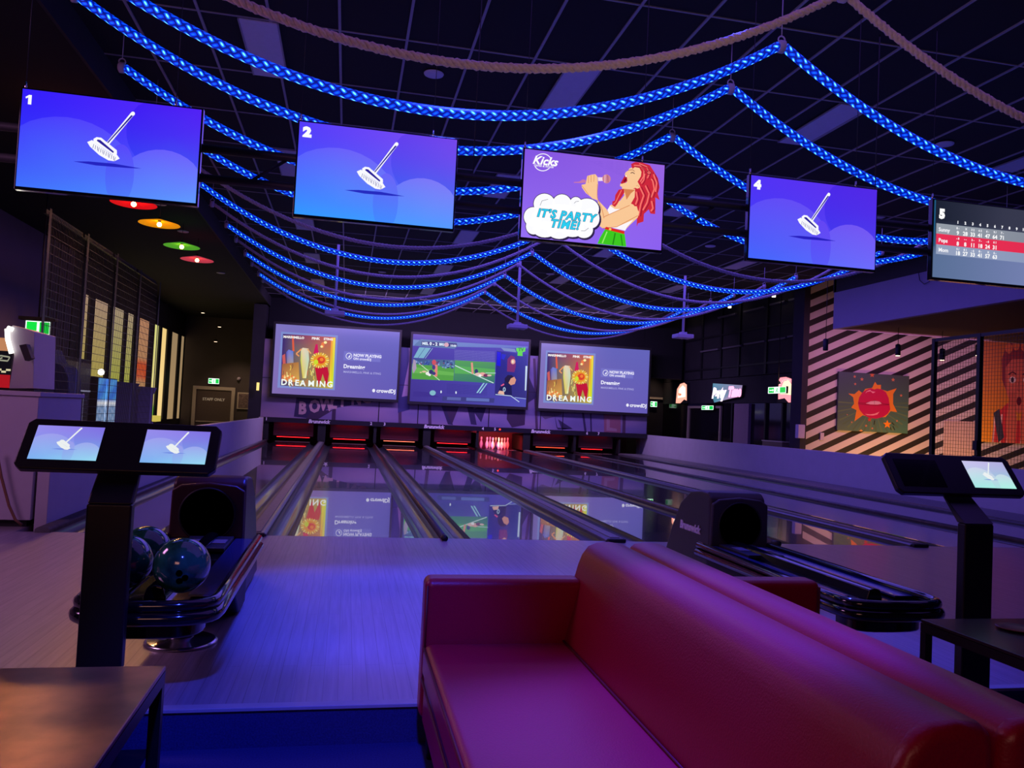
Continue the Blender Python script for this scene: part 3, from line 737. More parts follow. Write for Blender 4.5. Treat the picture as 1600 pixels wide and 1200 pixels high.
    p.poly([(810, 430), (835, 430), (845, 580), (820, 580)], (225, 150, 130))
    for (x_, y_, rx_, ry_, c_) in ((880, 545, 24, 30, (50, 60, 110)), (905, 585, 44, 22, (225, 190, 180)), (960, 585, 44, 26, (230, 170, 160)), (1005, 600, 34, 22, (120, 50, 90)), (1050, 600, 30, 12, (225, 190, 180)), (930, 600, 20, 16, (240, 240, 240))): p.ell(x_, y_, rx_, ry_, c_, n=14)
    p.poly([(1010, 705), (1025, 705), (935, 832), (915, 832)], (150, 205, 220)); p.poly([(970, 700), (990, 700), (900, 828), (880, 828)], (150, 205, 220))
    p.poly([(1145, 280), (1540, 330), (1528, 900), (1120, 860)], None, cols=[(30, 34, 140), (60, 60, 160), (56, 52, 130), (50, 44, 120)])
    p.poly([(1150, 290), (1200, 300), (1195, 480), (1145, 470)], (20, 20, 220)); p.poly([(1210, 320), (1270, 330), (1240, 400), (1205, 380)], (30, 40, 200))
    p.poly([(1285, 390), (1330, 340), (1380, 360), (1395, 480), (1375, 560), (1280, 550)], (120, 44, 110)); p.ell(1358, 422, 30, 34, (225, 160, 150)); p.ell(1355, 422, 12, 20, (240, 225, 200))
    p.poly([(1250, 640), (1290, 596), (1345, 600), (1385, 640), (1380, 690), (1340, 725), (1290, 720), (1250, 690)], (34, 26, 60))
    p.poly([(1330, 640), (1375, 620), (1398, 660), (1380, 715), (1330, 730), (1300, 700)], (215, 150, 130))
    p.poly([(1165, 820), (1200, 730), (1260, 680), (1340, 740), (1345, 860), (1240, 850)], (30, 30, 84)); p.poly([(1200, 730), (1240, 705), (1245, 725), (1205, 745)], (230, 90, 140))
    p.poly([(1160, 840), (1180, 800), (1240, 810), (1245, 855)], (230, 180, 160)); p.ell(1245, 785, 18, 30, (170, 200, 225)); p.ell(1245, 785, 8, 18, (30, 30, 84))
    p.poly([(1520, 480), (1545, 480), (1530, 800), (1512, 800)], (200, 220, 240)); p.poly([(1200, 240), (1380, 255), (1400, 300), (1240, 280)], (120, 140, 190))
    p.poly([(1400, 245), (1520, 240), (1515, 290), (1480, 300), (1482, 350), (1415, 345), (1418, 300), (1400, 280)], (96, 215, 70)); tx('TV', 1425, 282, .05, (50, 150, 50), bold=.06)
    p.poly([(440, 870), (1120, 900), (1110, 960), (430, 930)], (62, 60, 130)); p.poly([(500, 880), (680, 888), (676, 926), (495, 918)], (90, 96, 170)); p.poly([(750, 890), (1050, 905), (1048, 945), (748, 930)], (96, 110, 185))
    p.poly([(60, 800), (240, 815), (400, 880), (50, 870)], (62, 48, 140)); p.ell(310, 825, 40, 34, (130, 185, 200)); p.ell(420, 812, 9, 18, (220, 230, 245)); p.ell(615, 822, 9, 18, (220, 230, 245))
    p.line([(1130, 850), (1330, 870), (1440, 950)], 10, (190, 210, 235)); p.line([(1380, 890), (1530, 910)], 8, (150, 170, 220))
    return p
labels = ['white projection screen at left above BOWLING mural showing song page Dreaming', 'middle projection screen showing green football replay and players', 'right projection screen above lane 6 showing song page Dreaming']
dj = dj_picture()
for i_, (pc, lb) in enumerate(((dj, labels[0]), (footy_picture(), labels[1]), (dj, labels[2]))):
    x0 = (-3.20, 1.025, 5.25)[i_]; z0 = (1.47, 1.445, 1.435)[i_]
    t = thing('projection_screen', (x0 + 1.9, PY - .15, z0), lb, 'projection screen', 'projection screens' if i_ != 1 else None)
    MB().box(x0 - .07, x0 + 3.87, PY - .13, PY - .06, z0 - .09, z0 + 2.23).build('frame', M['black'], t, bevel=.005)
    pc.build('picture', M['screen'], t, (x0, PY - .135, z0), (1, 0, 0), (0, 0, 1), dz=.00012)
    for xx in (x0 + .5, x0 + 3.3): MB().box(xx - .03, xx + .03, PY - .06, PY + .028, z0 + .9, z0 + 1.0).build('wall_bracket', M['black'], t)

# ================================================================== HANGING TELEVISIONS
def broom(p, ox, oy, s, col=(250, 250, 255), dark=(40, 30, 150), full=True):
    """broom icon in crop pixels of the first screen"""
    T = lambda pts: [((x - 760) * s + ox, (y - 450) * s + oy) for x, y in pts]
    p.poly(T([(962, 240), (995, 250), (792, 520), (762, 512)]), col)
    p.ell(*T([(977, 250)])[0], 18 * s, 18 * s, col, n=12)
    if full: p.poly(T([(965, 262), (980, 268), (784, 506), (776, 500)]), dark)
    p.poly(T([(665, 465), (690, 450), (728, 455), (865, 560), (868, 590), (850, 600), (830, 595), (665, 490)]), col)
    p.poly(T([(655, 475), (615, 492), (640, 530), (720, 600), (800, 645), (850, 652), (893, 630), (862, 590), (830, 598), (680, 500)]), col)
    if full:
        p.poly(T([(700, 470), (722, 474), (842, 572), (836, 584), (692, 480)]), dark)
        for k_ in range(13):
            x_ = 672 + k_ * 15.5; y_ = 510 + k_ * 9; p.line(T([(x_, y_), (x_ - 8 + (k_ % 3) * 5, y_ + 34)]), 4 * s, dark)
def broom_picture(n, W, H, vivid=True, small=False, tone=None):
    C = [(50, 45), (1550, 212), (1545, 1000), (52, 862)]
    p = Pic(W, H, C)
    if vivid: tl, tr, bl, br = (50, 30, 250), (96, 44, 250), (44, 90, 250), (70, 130, 252)
    elif not vivid: tl, tr, bl, br = (150, 140, 235), (140, 120, 232), (110, 160, 240), (130, 200, 240)
    if tone: tl, tr, bl, br = tone
    if small == 'pale': tl, tr, bl, br = (200, 195, 235), (190, 180, 230), (150, 215, 225), (150, 225, 225)
    def bg(u, v):
        c = mix(mix(tl, tr, u), mix(bl, br, u), v ** 1.4)
        return c
    p.grid(bg, 24, 14)
    def blob(cx, cy, rx, ry, dc):
        # translucent circles: same field, slightly shifted colour, built as a fan of rings
        p.layer += 1; n_ = 36
        ring = [(cx + rx * math.cos(2 * PI * k / n_), cy + ry * math.sin(2 * PI * k / n_)) for k in range(n_)]
        def cc(q_): b = bg(*q_); return tuple(min(255, max(0, b[i] + dc[i])) for i in range(3))
        ring = [(min(max(x, 0), 1), min(max(y, 0), 1)) for x, y in ring]; c0 = (min(max(cx, 0), 1), min(max(cy, 0), 1))
        for k in range(n_):
            a, b = ring[k], ring[(k + 1) % n_]; p.poly([c0, a, b], None, [cc(c0), cc(a), cc(b)], raw=True, step=False)
    k_ = 1 if vivid else .8
    blob(.25, .86, .40, .62, (18 * k_, 22 * k_, 2)); blob(.83, .30, .25, .42, (-14 * k_, -10 * k_, -6)); blob(.80, .95, .27, .48, (26 * k_, 24 * k_, 2)); blob(.56, .78, .08, .32, (18, 8, 0))
    p.poly([p.m(q_) for q_ in ((510, 655), (640, 655), (850, 672), (1080, 712), (960, 708), (700, 688))], mix(bg(.5, .7), (20, 10, 160), .65) if vivid else mix(bg(.5, .7), (90, 110, 210), .5), raw=True)
    if not vivid:
        broom(p, 760, 450, 1.25, (235, 240, 240), (140, 150, 220), full=False)
    else: broom(p, 760, 450, 1.0)
    if n == '1': p.poly([(.034, .155), (.034, .085), (.022, .098), (.019, .082), (.038, .058), (.052, .058), (.052, .155)], (255, 255, 255), raw=True)
    elif n: p.text(n, .026, .155, .10, (255, 255, 255), bold=.08, aspect=1.15)
    return p
TVY = -1.7
def tv(n, px, label, pic, fn=None):
    (tl, tr, br_, bl) = px
    A = at(*tl, y=TVY); B = at(*tr, y=TVY); D = at(*bl, y=TVY)
    W = B.x - A.x; z1 = (A.z + B.z) / 2; z0 = D.z; x0 = (A.x + D.x) / 2; H = z1 - z0
    t = thing('television', (x0 + W / 2, TVY, z1), label, 'television', 'televisions hanging over the approach')
    MB().box(x0 - .012, x0 + W + .012, TVY + .004, TVY + .05, z0 - .02, z1 + .012).build('housing', M['gloss'], t, bevel=.004)
    MB().box(x0 + W * .3, x0 + W * .7, TVY + .05, TVY + .09, z0 + .1, z1 - .15).build('back_cover', M['black'], t, bevel=.01)
    pic(W, H).build('screen', M['screen'], t, (x0, TVY - .0, z0), (1, 0, 0), (0, 0, 1), dz=.00015)
    for k_ in (.25, .75):
        xx = x0 + W * k_
        MB().box(xx - .02, xx + .02, TVY + .06, TVY + .16, z0 + .2, z1 + .02).build('bracket', M['black'], t)
    for k_ in (.0, .84):
        xx = x0 + W * k_ + .005
        MB().cyl((xx, TVY + .03, z1 + .01), (xx, TVY + .03, ZC - .015), .0025, 6).build('cable', M['mesh'], t)
        MB().cyl((xx, TVY + .03, z1 + .0), (xx, TVY + .03, z1 + .06), .008, 8).build('cable_grip', M['steel'], t)
    return t
def singer(W, H):
    C = [(20, 18), (1575, 200), (1465, 1115), (0, 988)]
    p = Pic(W, H, C)
    p.grid(lambda u, v: mix(mix((130, 84, 226), (152, 100, 226), u), mix((150, 112, 244), (140, 96, 240), u), v), 14, 8)
    for j in range(14):
        for i_ in range(30 - j * 2):
            p.poly([(1180 - i_ * 15 - j * 5, 160 + j * 12), (1185 - i_ * 15 - j * 5, 160 + j * 12), (1185 - i_ * 15 - j * 5, 165 + j * 12), (1180 - i_ * 15 - j * 5, 165 + j * 12)], (112, 74, 200), step=False)
    W_ = (255, 255, 255)
    n_ = 30
    p.line([(222 + 98 * math.cos(2 * PI * k_ / n_), 175 + 98 * math.sin(2 * PI * k_ / n_)) for k_ in range(n_ + 1)], 9, W_)
    p.poly([(100, 110), (340, 130), (335, 205), (300, 240), (118, 220), (108, 160)], (140, 90, 226))
    u, v = p.m((104, 188)); p.text('Kicks', u, v, .095, W_, bold=.03, shear=.35, aspect=1.0)
    u, v = p.m((120, 218)); p.text('Games & Arcade', u, v, .030, W_, bold=.01, shear=.3, aspect=.8)
    HR = (205, 40, 58); HD = (130, 16, 44); HL = (250, 120, 110); SK = (250, 200, 150); SD = (215, 130, 80); OUT = (70, 20, 50)
    # back hair
    p.poly([(1200, 190), (1250, 165), (1330, 172), (1410, 200), (1450, 270), (1490, 350), (1500, 450), (1475, 520), (1490, 590), (1445, 560), (1440, 640), (1430, 740), (1380, 735), (1365, 690), (1310, 740), (1300, 820), (1240, 840), (1225, 875), (1235, 760), (1200, 640), (1170, 640), (1180, 520), (1230, 430), (1250, 300)], HR)
    for pts in ([(1380, 300), (1430, 380), (1440, 470), (1400, 560)], [(1340, 420), (1380, 520), (1350, 620), (1300, 700)], [(1280, 440), (1320, 540), (1280, 640), (1250, 760)], [(1440, 300), (1470, 400), (1450, 500)], [(1400, 600), (1410, 680), (1385, 710)], [(1300, 200), (1380, 230), (1420, 290), (1400, 320), (1380, 290)], [(1240, 500), (1250, 580), (1225, 640)]):
        p.line(pts, 14, HL); p.line([(x + 22, y + 6) for x, y in pts], 7, HD)
    # torso and top
    p.poly([(925, 700), (950, 650), (1090, 600), (1200, 640), (1260, 720), (1240, 780), (1150, 860), (1095, 915), (940, 880), (900, 760)], SK)
    p.poly([(920, 700), (950, 655), (1000, 690), (1060, 690), (1110, 740), (1130, 830), (1230, 760), (1150, 850), (1120, 880), (1100, 918), (950, 885), (960, 800)], (252, 246, 250))
    # neck and head
    p.poly([(1085, 450), (1230, 470), (1220, 560), (1170, 640), (1080, 640), (1010, 620), (1060, 600), (1110, 540)], SK)
    p.poly([(1105, 470), (1230, 480), (1180, 520), (1130, 590), (1120, 520)], SD)
    p.poly([(1205, 230), (1290, 205), (1320, 290), (1300, 400), (1240, 455), (1180, 475), (1120, 460), (1068, 440), (1070, 415), (1140, 400), (1150, 350), (1125, 310), (1135, 285), (1165, 265), (1180, 240)], SK)
    p.poly([(1075, 405), (1120, 330), (1135, 310), (1148, 345), (1150, 385), (1120, 405), (1085, 415)], (190, 30, 50)); p.poly([(1105, 385), (1138, 345), (1140, 375), (1120, 395)], (110, 10, 30))
    p.poly([(1130, 315), (1140, 318), (1145, 335), (1132, 338)], W_)
    p.line([(1190, 295), (1210, 285), (1235, 300)], 8, (60, 20, 40)); p.line([(1165, 262), (1215, 255), (1235, 275)], 5, (120, 50, 40)); p.ell(1255, 440, 28, 26, SK); p.line([(1240, 435), (1265, 432), (1270, 450)], 4, SD)
    # front hair
    p.poly([(1200, 215), (1225, 175), (1300, 170), (1400, 205), (1430, 260), (1440, 330), (1400, 370), (1370, 400), (1320, 460), (1280, 430), (1260, 390), (1300, 330), (1310, 280), (1290, 235), (1240, 225), (1215, 245)], HR)
    for pts in ([(1230, 205), (1300, 210), (1340, 260), (1330, 330), (1290, 390)], [(1290, 185), (1370, 220), (1400, 290), (1370, 350)], [(1345, 300), (1330, 370), (1300, 410)]): p.line(pts, 12, HL); p.line([(x + 12, y + 14) for x, y in pts], 6, HD)
    p.ell(1392, 288, 26, 24, HD, n=14); p.ell(1392, 288, 18, 16, HL, n=14); p.ell(1392, 288, 8, 8, HR, n=10)
    p.poly([(1050, 480), (1105, 470), (1110, 510), (1080, 560), (1050, 600), (1025, 640), (1000, 670), (972, 650), (975, 610), (1000, 600), (1010, 540)], HR); p.line([(1080, 485), (1040, 560), (1010, 620), (985, 640)], 9, HL)
    # right arm and hand
    p.poly([(1235, 660), (1250, 730), (1200, 800), (1010, 880), (860, 895), (800, 850), (850, 800), (880, 770), (1000, 720), (1150, 660)], SK); p.line([(1160, 650), (1000, 720), (880, 775)], 6, SD); p.line([(1240, 760), (1010, 880), (860, 895)], 6, SD)
    p.poly([(815, 590), (860, 640), (915, 700), (915, 750), (875, 775), (860, 790), (830, 700), (820, 640)], SK)
    p.poly([(740, 560), (690, 520), (650, 460), (645, 430), (690, 420), (710, 330), (760, 315), (800, 310), (822, 340), (825, 420), (815, 520), (818, 600), (760, 580)], SK)
    for pts in ([(722, 330), (720, 410)], [(752, 322), (750, 400)], [(785, 318), (780, 395)], [(650, 440), (720, 540)], [(818, 420), (812, 560), (830, 640)]): p.line(pts, 5, SD)
    p.poly([(822, 600), (850, 650), (880, 790), (860, 860), (815, 850), (838, 760), (825, 690)], SK); p.line([(825, 600), (862, 700), (878, 790)], 6, SD)
    # microphone
    p.poly([(560, 400), (620, 395), (660, 370), (690, 375), (695, 405), (640, 410), (562, 408)], (200, 120, 170)); p.poly([(825, 345), (880, 345), (880, 385), (828, 388)], (245, 220, 240)); p.ell(920, 362, 46, 50, (205, 130, 150)); p.line([(905, 318), (900, 405)], 8, (240, 200, 210)); p.line([(935, 322), (935, 402)], 6, (150, 70, 100))
    # skirt and belt
    p.poly([(885, 905), (1090, 955), (1100, 1085), (800, 1055), (830, 990)], (60, 200, 30)); p.line([(905, 930), (850, 1050)], 12, (150, 240, 110)); p.line([(990, 945), (960, 1065)], 14, (30, 140, 20)); p.line([(1050, 960), (1060, 1075)], 12, (30, 140, 20))
    p.poly([(895, 880), (1090, 925), (1085, 955), (880, 905)], (222, 44, 30)); p.ell(938, 905, 14, 12, (250, 200, 90))
    # speech cloud
    def cloud(k_, col, dx_=0, dy_=0):
        L_ = [(240, 640, 118, 112), (430, 640, 105, 106), (580, 640, 70, 78), (700, 690, 130, 112), (740, 790, 92, 110), (120, 780, 100, 105), (130, 880, 85, 88), (250, 910, 130, 88), (400, 920, 130, 92), (540, 900, 130, 92), (660, 910, 100, 92), (400, 790, 300, 150)]
        p.layer += 1
        for (x, y, a, b) in L_:
            p.poly([(x + dx_ + (a + k_) * math.cos(2 * PI * i_ / 24), y + dy_ + (b + k_) * math.sin(2 * PI * i_ / 24)) for i_ in range(24)], col, step=False)
    cloud(6, (40, 30, 70), 10, 12); cloud(4, (60, 40, 90)); cloud(-3, (252, 252, 255))
    p.line([(195, 660), (215, 610), (280, 592)], 4, (80, 80, 110)); p.line([(560, 635), (580, 615), (612, 612)], 4, (80, 80, 110)); p.line([(630, 925), (670, 925), (710, 895)], 4, (80, 80, 110))
    u1, v1 = p.m((160, 775)); u2, v2 = p.m((300, 885))
    p.text("IT'S PARTY", u1, v1, .092, (30, 60, 110), bold=.062, shear=.25, aspect=1.0, spacing=1.12); p.text('TIME!', u2, v2, .092, (30, 60, 110), bold=.062, shear=.25, aspect=1.0, spacing=1.12)
    p.text("IT'S PARTY", u1, v1, .092, (40, 205, 240), bold=.03, shear=.25, aspect=1.0, spacing=1.12); p.text('TIME!', u2, v2, .092, (40, 205, 240), bold=.03, shear=.25, aspect=1.0, spacing=1.12)
    return p
def scores(W, H):
    C = [(212, 92), (212 + 1568, 92 + 190), (212 + 1568 - 120, 1145 + 100), (65, 1030)]
    p = Pic(W, H)
    p.grid(lambda u, v: mix(mix((26, 32, 48), (54, 56, 76), u * 1.6), mix((90, 112, 150), (120, 130, 180), u), (v - .25) * 2.2), 10, 20)
    p.poly([(0, 0), (.012, 0), (.012, .6), (0, .6)], (30, 90, 130), raw=True)
    p.text('5', .045, .225, .115, (255, 255, 255), bold=.08)
    for i_ in range(10): p.text(str(i_ + 1), .205 + i_ * .0645, .275, .035, (250, 250, 255), bold=.06, align='CENTER')
    rows = [(.30, .435, (150, 158, 168), (128, 134, 150), 'Sunny', [('8 -', '9'), ('  X', '28'), ('3 2', '33'), ('6 2', '41'), ('6 -', '47'), ('9 /', '64'), ('7 -', '71')], 0),
            (.435, .575, (232, 48, 84), (226, 44, 80), 'Pops', [('- 8', '8'), ('- -', '8'), ('3 -', '11'), ('7 -', '18'), ('- 6', '24'), ('6 1', '31')], -.01),
            (.575, .70, (150, 162, 190), (136, 150, 186), 'Mom', [('9 /', '18'), ('8 1', '27'), ('- 6', '33'), ('8 -', '41'), ('  X', '57'), ('6 -', '63')], -.02)]
    for (a, b, c1, c2, nm, sc_, dx_) in rows:
        p.poly([(.02, a), (1, a), (1, b), (.02, b)], None, [c1, c2, c2, c1], raw=True)
        p.text(nm, .04, b - .035, .05, (245, 245, 250), bold=.03)
        for i_, (f1, f2) in enumerate(sc_):
            p.text(f1, .205 + i_ * .0645, a + .05, .028, (245, 245, 250), bold=.04, align='CENTER'); p.text(f2, .205 + i_ * .0645, b - .012, .052, (255, 255, 255), bold=.03, align='CENTER')
    return p
T1 = tv(1, [(30, 139), (310, 170), (312, 316), (30, 291)], 'leftmost hanging television, numbered 1, blue and purple with a broom', lambda W, H: broom_picture('1', W, H))
tv(2, [(467, 190), (713, 218), (707, 356), (461, 334)], 'hanging television numbered 2, blue and purple with a broom', lambda W, H: broom_picture('2', W, H, tone=((84, 60, 250), (130, 80, 240), (30, 130, 255), (60, 130, 255))))
tv(3, [(822, 233), (1040, 258), (1027, 387), (812, 370)], "hanging television with a red-haired singer and IT'S PARTY TIME! cloud", singer)
tv(4, [(1180, 276), (1376, 296), (1356, 418), (1163, 402)], 'hanging television numbered 4, purple with a broom', lambda W, H: broom_picture('4', W, H, tone=((80, 50, 245), (96, 50, 235), (50, 80, 250), (84, 84, 250))))
a5 = at(1467, 313, y=TVY); b5 = (a5.x + 1.10, TVY, a5.z)
def pj(P):
    d = Vector(P) - CAMP; z = d.dot(_f); return (800 + FPX * d.dot(_r2) / z, 600 - FPX * d.dot(_u2) / z)
tv(5, [(1467, 313), pj(b5), (0, 0), (1450, 432)], 'rightmost hanging television, numbered 5, with grey and red score rows', scores)

# truss that carries the televisions
t = thing('ceiling_truss', (2, TVY + .3, 3.0), 'black horizontal truss behind the row of hanging televisions', 'truss')
MB().tube([(-4.2, TVY + .25, 2.92), (9, TVY + .25, 2.92)], .03, 10).build('top_tube', M['black'], t)
MB().tube([(-4.2, TVY + .25, 2.71), (9, TVY + .25, 2.71)], .03, 10).build('bottom_tube', M['black'], t)
for k_ in range(12):
    xx = -3.9 + k_ * 1.1
    MB().tube([(xx, TVY + .25, 2.71), (xx + .28, TVY + .25, 2.92)], .012, 8).build('brace', M['black'], t)
for xx in (-3.4, -.1, 3.3, 6.6):
    MB().cyl((xx, TVY + .25, 2.92), (xx, TVY + .25, ZC - .015), .004, 6).build('hanger', M['mesh'], t)

# ================================================================== ROPES
XA, XB, XC_ = -3.07, 2.20, 7.48
def rope_path(x0, x1, Y, sag, z=4.1, step=.035, z2=None):
    z2 = z if z2 is None else z2
    n = max(8, int((x1 - x0) / step)); return [(x0 + (x1 - x0) * i / n, Y, z + (z2 - z) * i / n - 4 * sag * (i / n) * (1 - i / n)) for i in range(n + 1)]
def add_ring(t, x, Y, z):
    MB().lathe([(.012, -.004)] , (0, 0, 0), 3) if False else None
    m_ = MB().tube([(x + .028 * math.cos(a * PI / 6), Y, z + .055 + .028 * math.sin(a * PI / 6)) for a in range(13)], .006, 6, cap=False)
    m_.cyl((x, Y, z + .08), (x, Y, ZC - .015), .004, 6)
    m_.build('hook', M['projector'], t)
    MB().lathe([(.03, -.03), (.048, -.02), (.048, .02), (.03, .03)], (x, Y, z), 12, 'x').build('end_collar', M['projector'], t)
def lit_rope(Y, sag, label, spans=((XA, XB), (XB, XC_))):
    t = thing('rope_light', (XB, Y, 4.1), label, 'rope light', 'blue rope lights swagged under the ceiling')
    for a, b in spans:
        MB().tube(rope_path(a + .03, b - .03, Y, sag), .036, 10, uv=True).build('glowing_span', M['ropelight'], t)
    for xx in sorted({x for s_ in spans for x in s_}): add_ring(t, xx, Y, 4.1)
def twisted(mb, path, r, pitch):
    P = [Vector(p) for p in path]
    for s_ in range(3):
        pts = []; L_ = 0
        for i, p in enumerate(P):
            if i: L_ += (p - P[i - 1]).length
            t_ = (P[min(i + 1, len(P) - 1)] - P[max(i - 1, 0)]).normalized(); a = t_.cross(Vector((0, 0, 1))).normalized(); b = t_.cross(a)
            q_ = 2 * PI * (L_ / pitch + s_ / 3); pts.append(p + (a * math.cos(q_) + b * math.sin(q_)) * r * .52)
        mb.tube(pts, r * .56, 6)
def plain_rope(Y, sag, label, m, r=.03, z=4.1, spans=((XA, XB), (XB, XC_))):
    t = thing('hanging_rope', (XB, Y, z), label, 'rope', 'unlit ropes swagged under the ceiling')
    for a, b in spans:
        mb = MB(); twisted(mb, rope_path(a + .03, b - .03, Y, sag, z, .03), r, .14); mb.build('rope_span', m, t)
    for xx in sorted({x for s_ in spans for x in s_}): add_ring(t, xx, Y, z)
where = ['nearest of the blue rope lights, the highest in view', 'second nearest blue rope light, its left end above television 1', 'third nearest blue rope light, dipping behind televisions 1 and 2', 'fourth nearest blue rope light, seen between televisions 1 and 2',
         'fifth nearest blue rope light, dipping just below television 2', 'third blue rope light from the back wall', 'second blue rope light from the back wall', 'blue rope light nearest the back wall, the lowest in view']
for Y, sg, lb in zip((-1.79, -.96, .31, 1.59, 4.1, 6.62, 9.15, 11.62), (.84, .83, .82, .83, .84, .82, .81, .81), where): lit_rope(Y, sg, lb)
plain_rope(-2.57, .83, 'beige twisted rope nearest the camera at the top edge', M['rope'], .030)
for Y, lb in ((2.87, 'pale unlit rope hanging between the fourth and fifth nearest rope lights'), (5.2, 'pale unlit rope just behind the fifth nearest blue rope light'), (7.82, 'pale unlit rope between the third and second rope lights from the back'), (10.32, 'pale unlit rope between the two rearmost rope lights'), (12.6, 'rearmost pale unlit rope, hanging lowest before the projection screens')):
    plain_rope(Y, .87, lb, M['ropep'], .026)

# ================================================================== CEILING FITTINGS
def troffer(x, y, k_):
    o = thing('ceiling_light', (x, y, ZC), k_, 'ceiling light', 'unlit rectangular ceiling lights')
    MB().box(x - .16, x + .16, y, y + 1.2, ZC - .022, ZC - .0125).build('diffuser', M['diffuser'], o)
    fr = MB().box(x - .175, x - .16, y, y + 1.2, ZC - .026, ZC - .012).box(x + .16, x + .175, y, y + 1.2, ZC - .026, ZC - .012)
    fr.build('frame', M['tbar'], o)
rown = ['nearest row', 'second row', 'third row', 'fourth row', 'rearmost row']; coln = ['left column', 'second column', 'third column', 'right column']
for i_, x in enumerate((-1.88, 1.12, 4.02, 6.92)):
    for j, y in enumerate((-.09, 3.51, 7.11, 10.71, 14.31)):
        troffer(x, y, 'slim unlit ceiling light in the %s and %s of the grid' % (rown[j], coln[i_]))
def downlight(x, y, z, label, lit=False):
    o = thing('downlight', (x, y, z), label, 'downlight', 'round ceiling downlights')
    MB().lathe([(.05, -.008), (.095, -.012), (.10, -.002), (.10, 0)], (x, y, z - .002), 24).build('trim_ring', M['diffuser'], o)
    MB().lathe([(.05, -.009), (.05, -.004)], (x, y, z - .003), 20).build('lens', emat('downlight_lens', (255, 225, 190), 1.6) if lit else M['diffuser'], o)
for px, py, lb in ((678, 113, 'round white ceiling downlight just above the nearest beige rope dip'), (1476, 223, 'round white ceiling downlight at upper right between rope lights'), (1110, 383, 'round ceiling downlight right of the singer television'), (597, 424, 'small round ceiling downlight above the projector pole at left'), (860, 427, 'small round ceiling downlight left of the middle projector pole')):
    c = at(px, py, z=ZC); downlight(c.x, c.y, ZC - .012, lb)
for px, py, lb in ((345, 426, 'unlit downlight in the left soffit beside the pink pendant'), (250, 318, 'downlight in the left soffit near the red pendant'), (286, 361, 'downlight in the left soffit near the yellow pendant')):
    c = at(px, py, z=4.25); downlight(c.x, c.y, 4.248, lb)
for px, py, lb in ((317, 488, 'lit downlight nearest the window wall at the far left'), (343, 510, 'lit downlight over the aisle to the staff door'), (337, 533, 'lit downlight closest above the staff door')):
    c = at(px, py, y=22 if py < 500 else 22.4)
    o = thing('hanging_spotlight', c, lb, 'spotlight', 'small lit lamps over the staff door aisle')
    MB().lathe([(.001, .06), (.05, .05), (.07, -.02)], c, 16).build('shade', M['black'], o)
    MB().lathe([(.055, -.026), (.055, -.0205)], c, 16).build('bulb', emat('lamp_bulb_warm', (255, 225, 190), 3), o)
    MB().cyl(c + Vector((0, 0, .05)), (c.x, c.y, 4.25), .006, 6).build('rod', M['black'], o)

# pendants along the left
pend = [(209, 318, 'red', (235, 10, 20)), (249, 350, 'yellow', (240, 150, 0)), (284, 385, 'green', (80, 170, 40)), (308, 406, 'pink', (200, 60, 80))]
pend_at = [(at(px, py, z=3.83), nm, c_) for px, py, nm, c_ in pend] + [(Vector((-4.05, 3.2, 3.83)), 'orange', (235, 90, 20)), (Vector((-4.1, 1.95, 3.83)), 'amber', (240, 130, 20))]  # orange and amber lamps are unseen, added to warm the left table
for c, nm, c_ in pend_at:
    t = thing('pendant_lamp', c, ('hanging disc lamp with a %s shade and bare bulb below television 1' if nm not in ('orange', 'amber') else 'hanging disc lamp with an %s shade hidden behind television 1, nearer than the red one') % nm, 'pendant lamp', 'coloured disc pendant lamps')
    pm = mat('shade_' + nm, lin(c_), .5, emit=lin(c_), es=.75)
    MB().lathe([(.03, .07), (.06, .065), (.295, .0), (.30, -.004), (.295, -.006), (.055, .055), (.03, .058)], c, 36).build('lamp_shade', pm, t)
    MB().sphere(c + Vector((0, 0, -.01)), .034, 16, 10).build('bulb', emat('pendant_bulb', (255, 180, 95), 40), t)
    ls = spot('pendant_light', c + Vector((0, 0, -.05)), c - Vector((0, 0, 1)), (1.0, 0.5, 0.2) if nm != 'red' else (1.0, 0.3, 0.15), 60 if nm in ('orange', 'amber') else 70, 150, .4, .07)
    MB().cyl(c + Vector((0, 0, .03)), c + Vector((0, 0, .10)), .022, 10).build('socket', M['black'], t)
    MB().cyl(c + Vector((0, 0, .1)), (c.x, c.y, 4.248), .004, 6).build('cord', M['black'], t)

# projectors on poles
for px, py, lb in ((523, 490, 'left ceiling projector on a pale pole above the song page screen'), (808, 511, 'middle ceiling projector hung in front of the football screen'), (1067, 526, 'right ceiling projector hung near the right edge of the screens')):
    c = at(px, py, y=9.4)
    t = thing('projector', c, lb, 'projector', 'ceiling projectors')
    MB().box(c.x - .20, c.x + .20, c.y - .16, c.y + .16, c.z - .04, c.z + .05).build('housing', M['projector'], t, bevel=.015)
    MB().lathe([(.055, 0), (.055, .03), (.045, .035)], (c.x + .08, c.y + .16, c.z), 16, 'y').build('lens', M['gloss'], t)
    MB().box(c.x - .07, c.x + .07, c.y - .07, c.y + .07, c.z + .05, c.z + .10).build('mount', M['projector'], t, bevel=.005)
    MB().cyl((c.x, c.y, c.z + .1), (c.x, c.y, ZC - .013), .028, 14).build('pole', M['projector'], t)

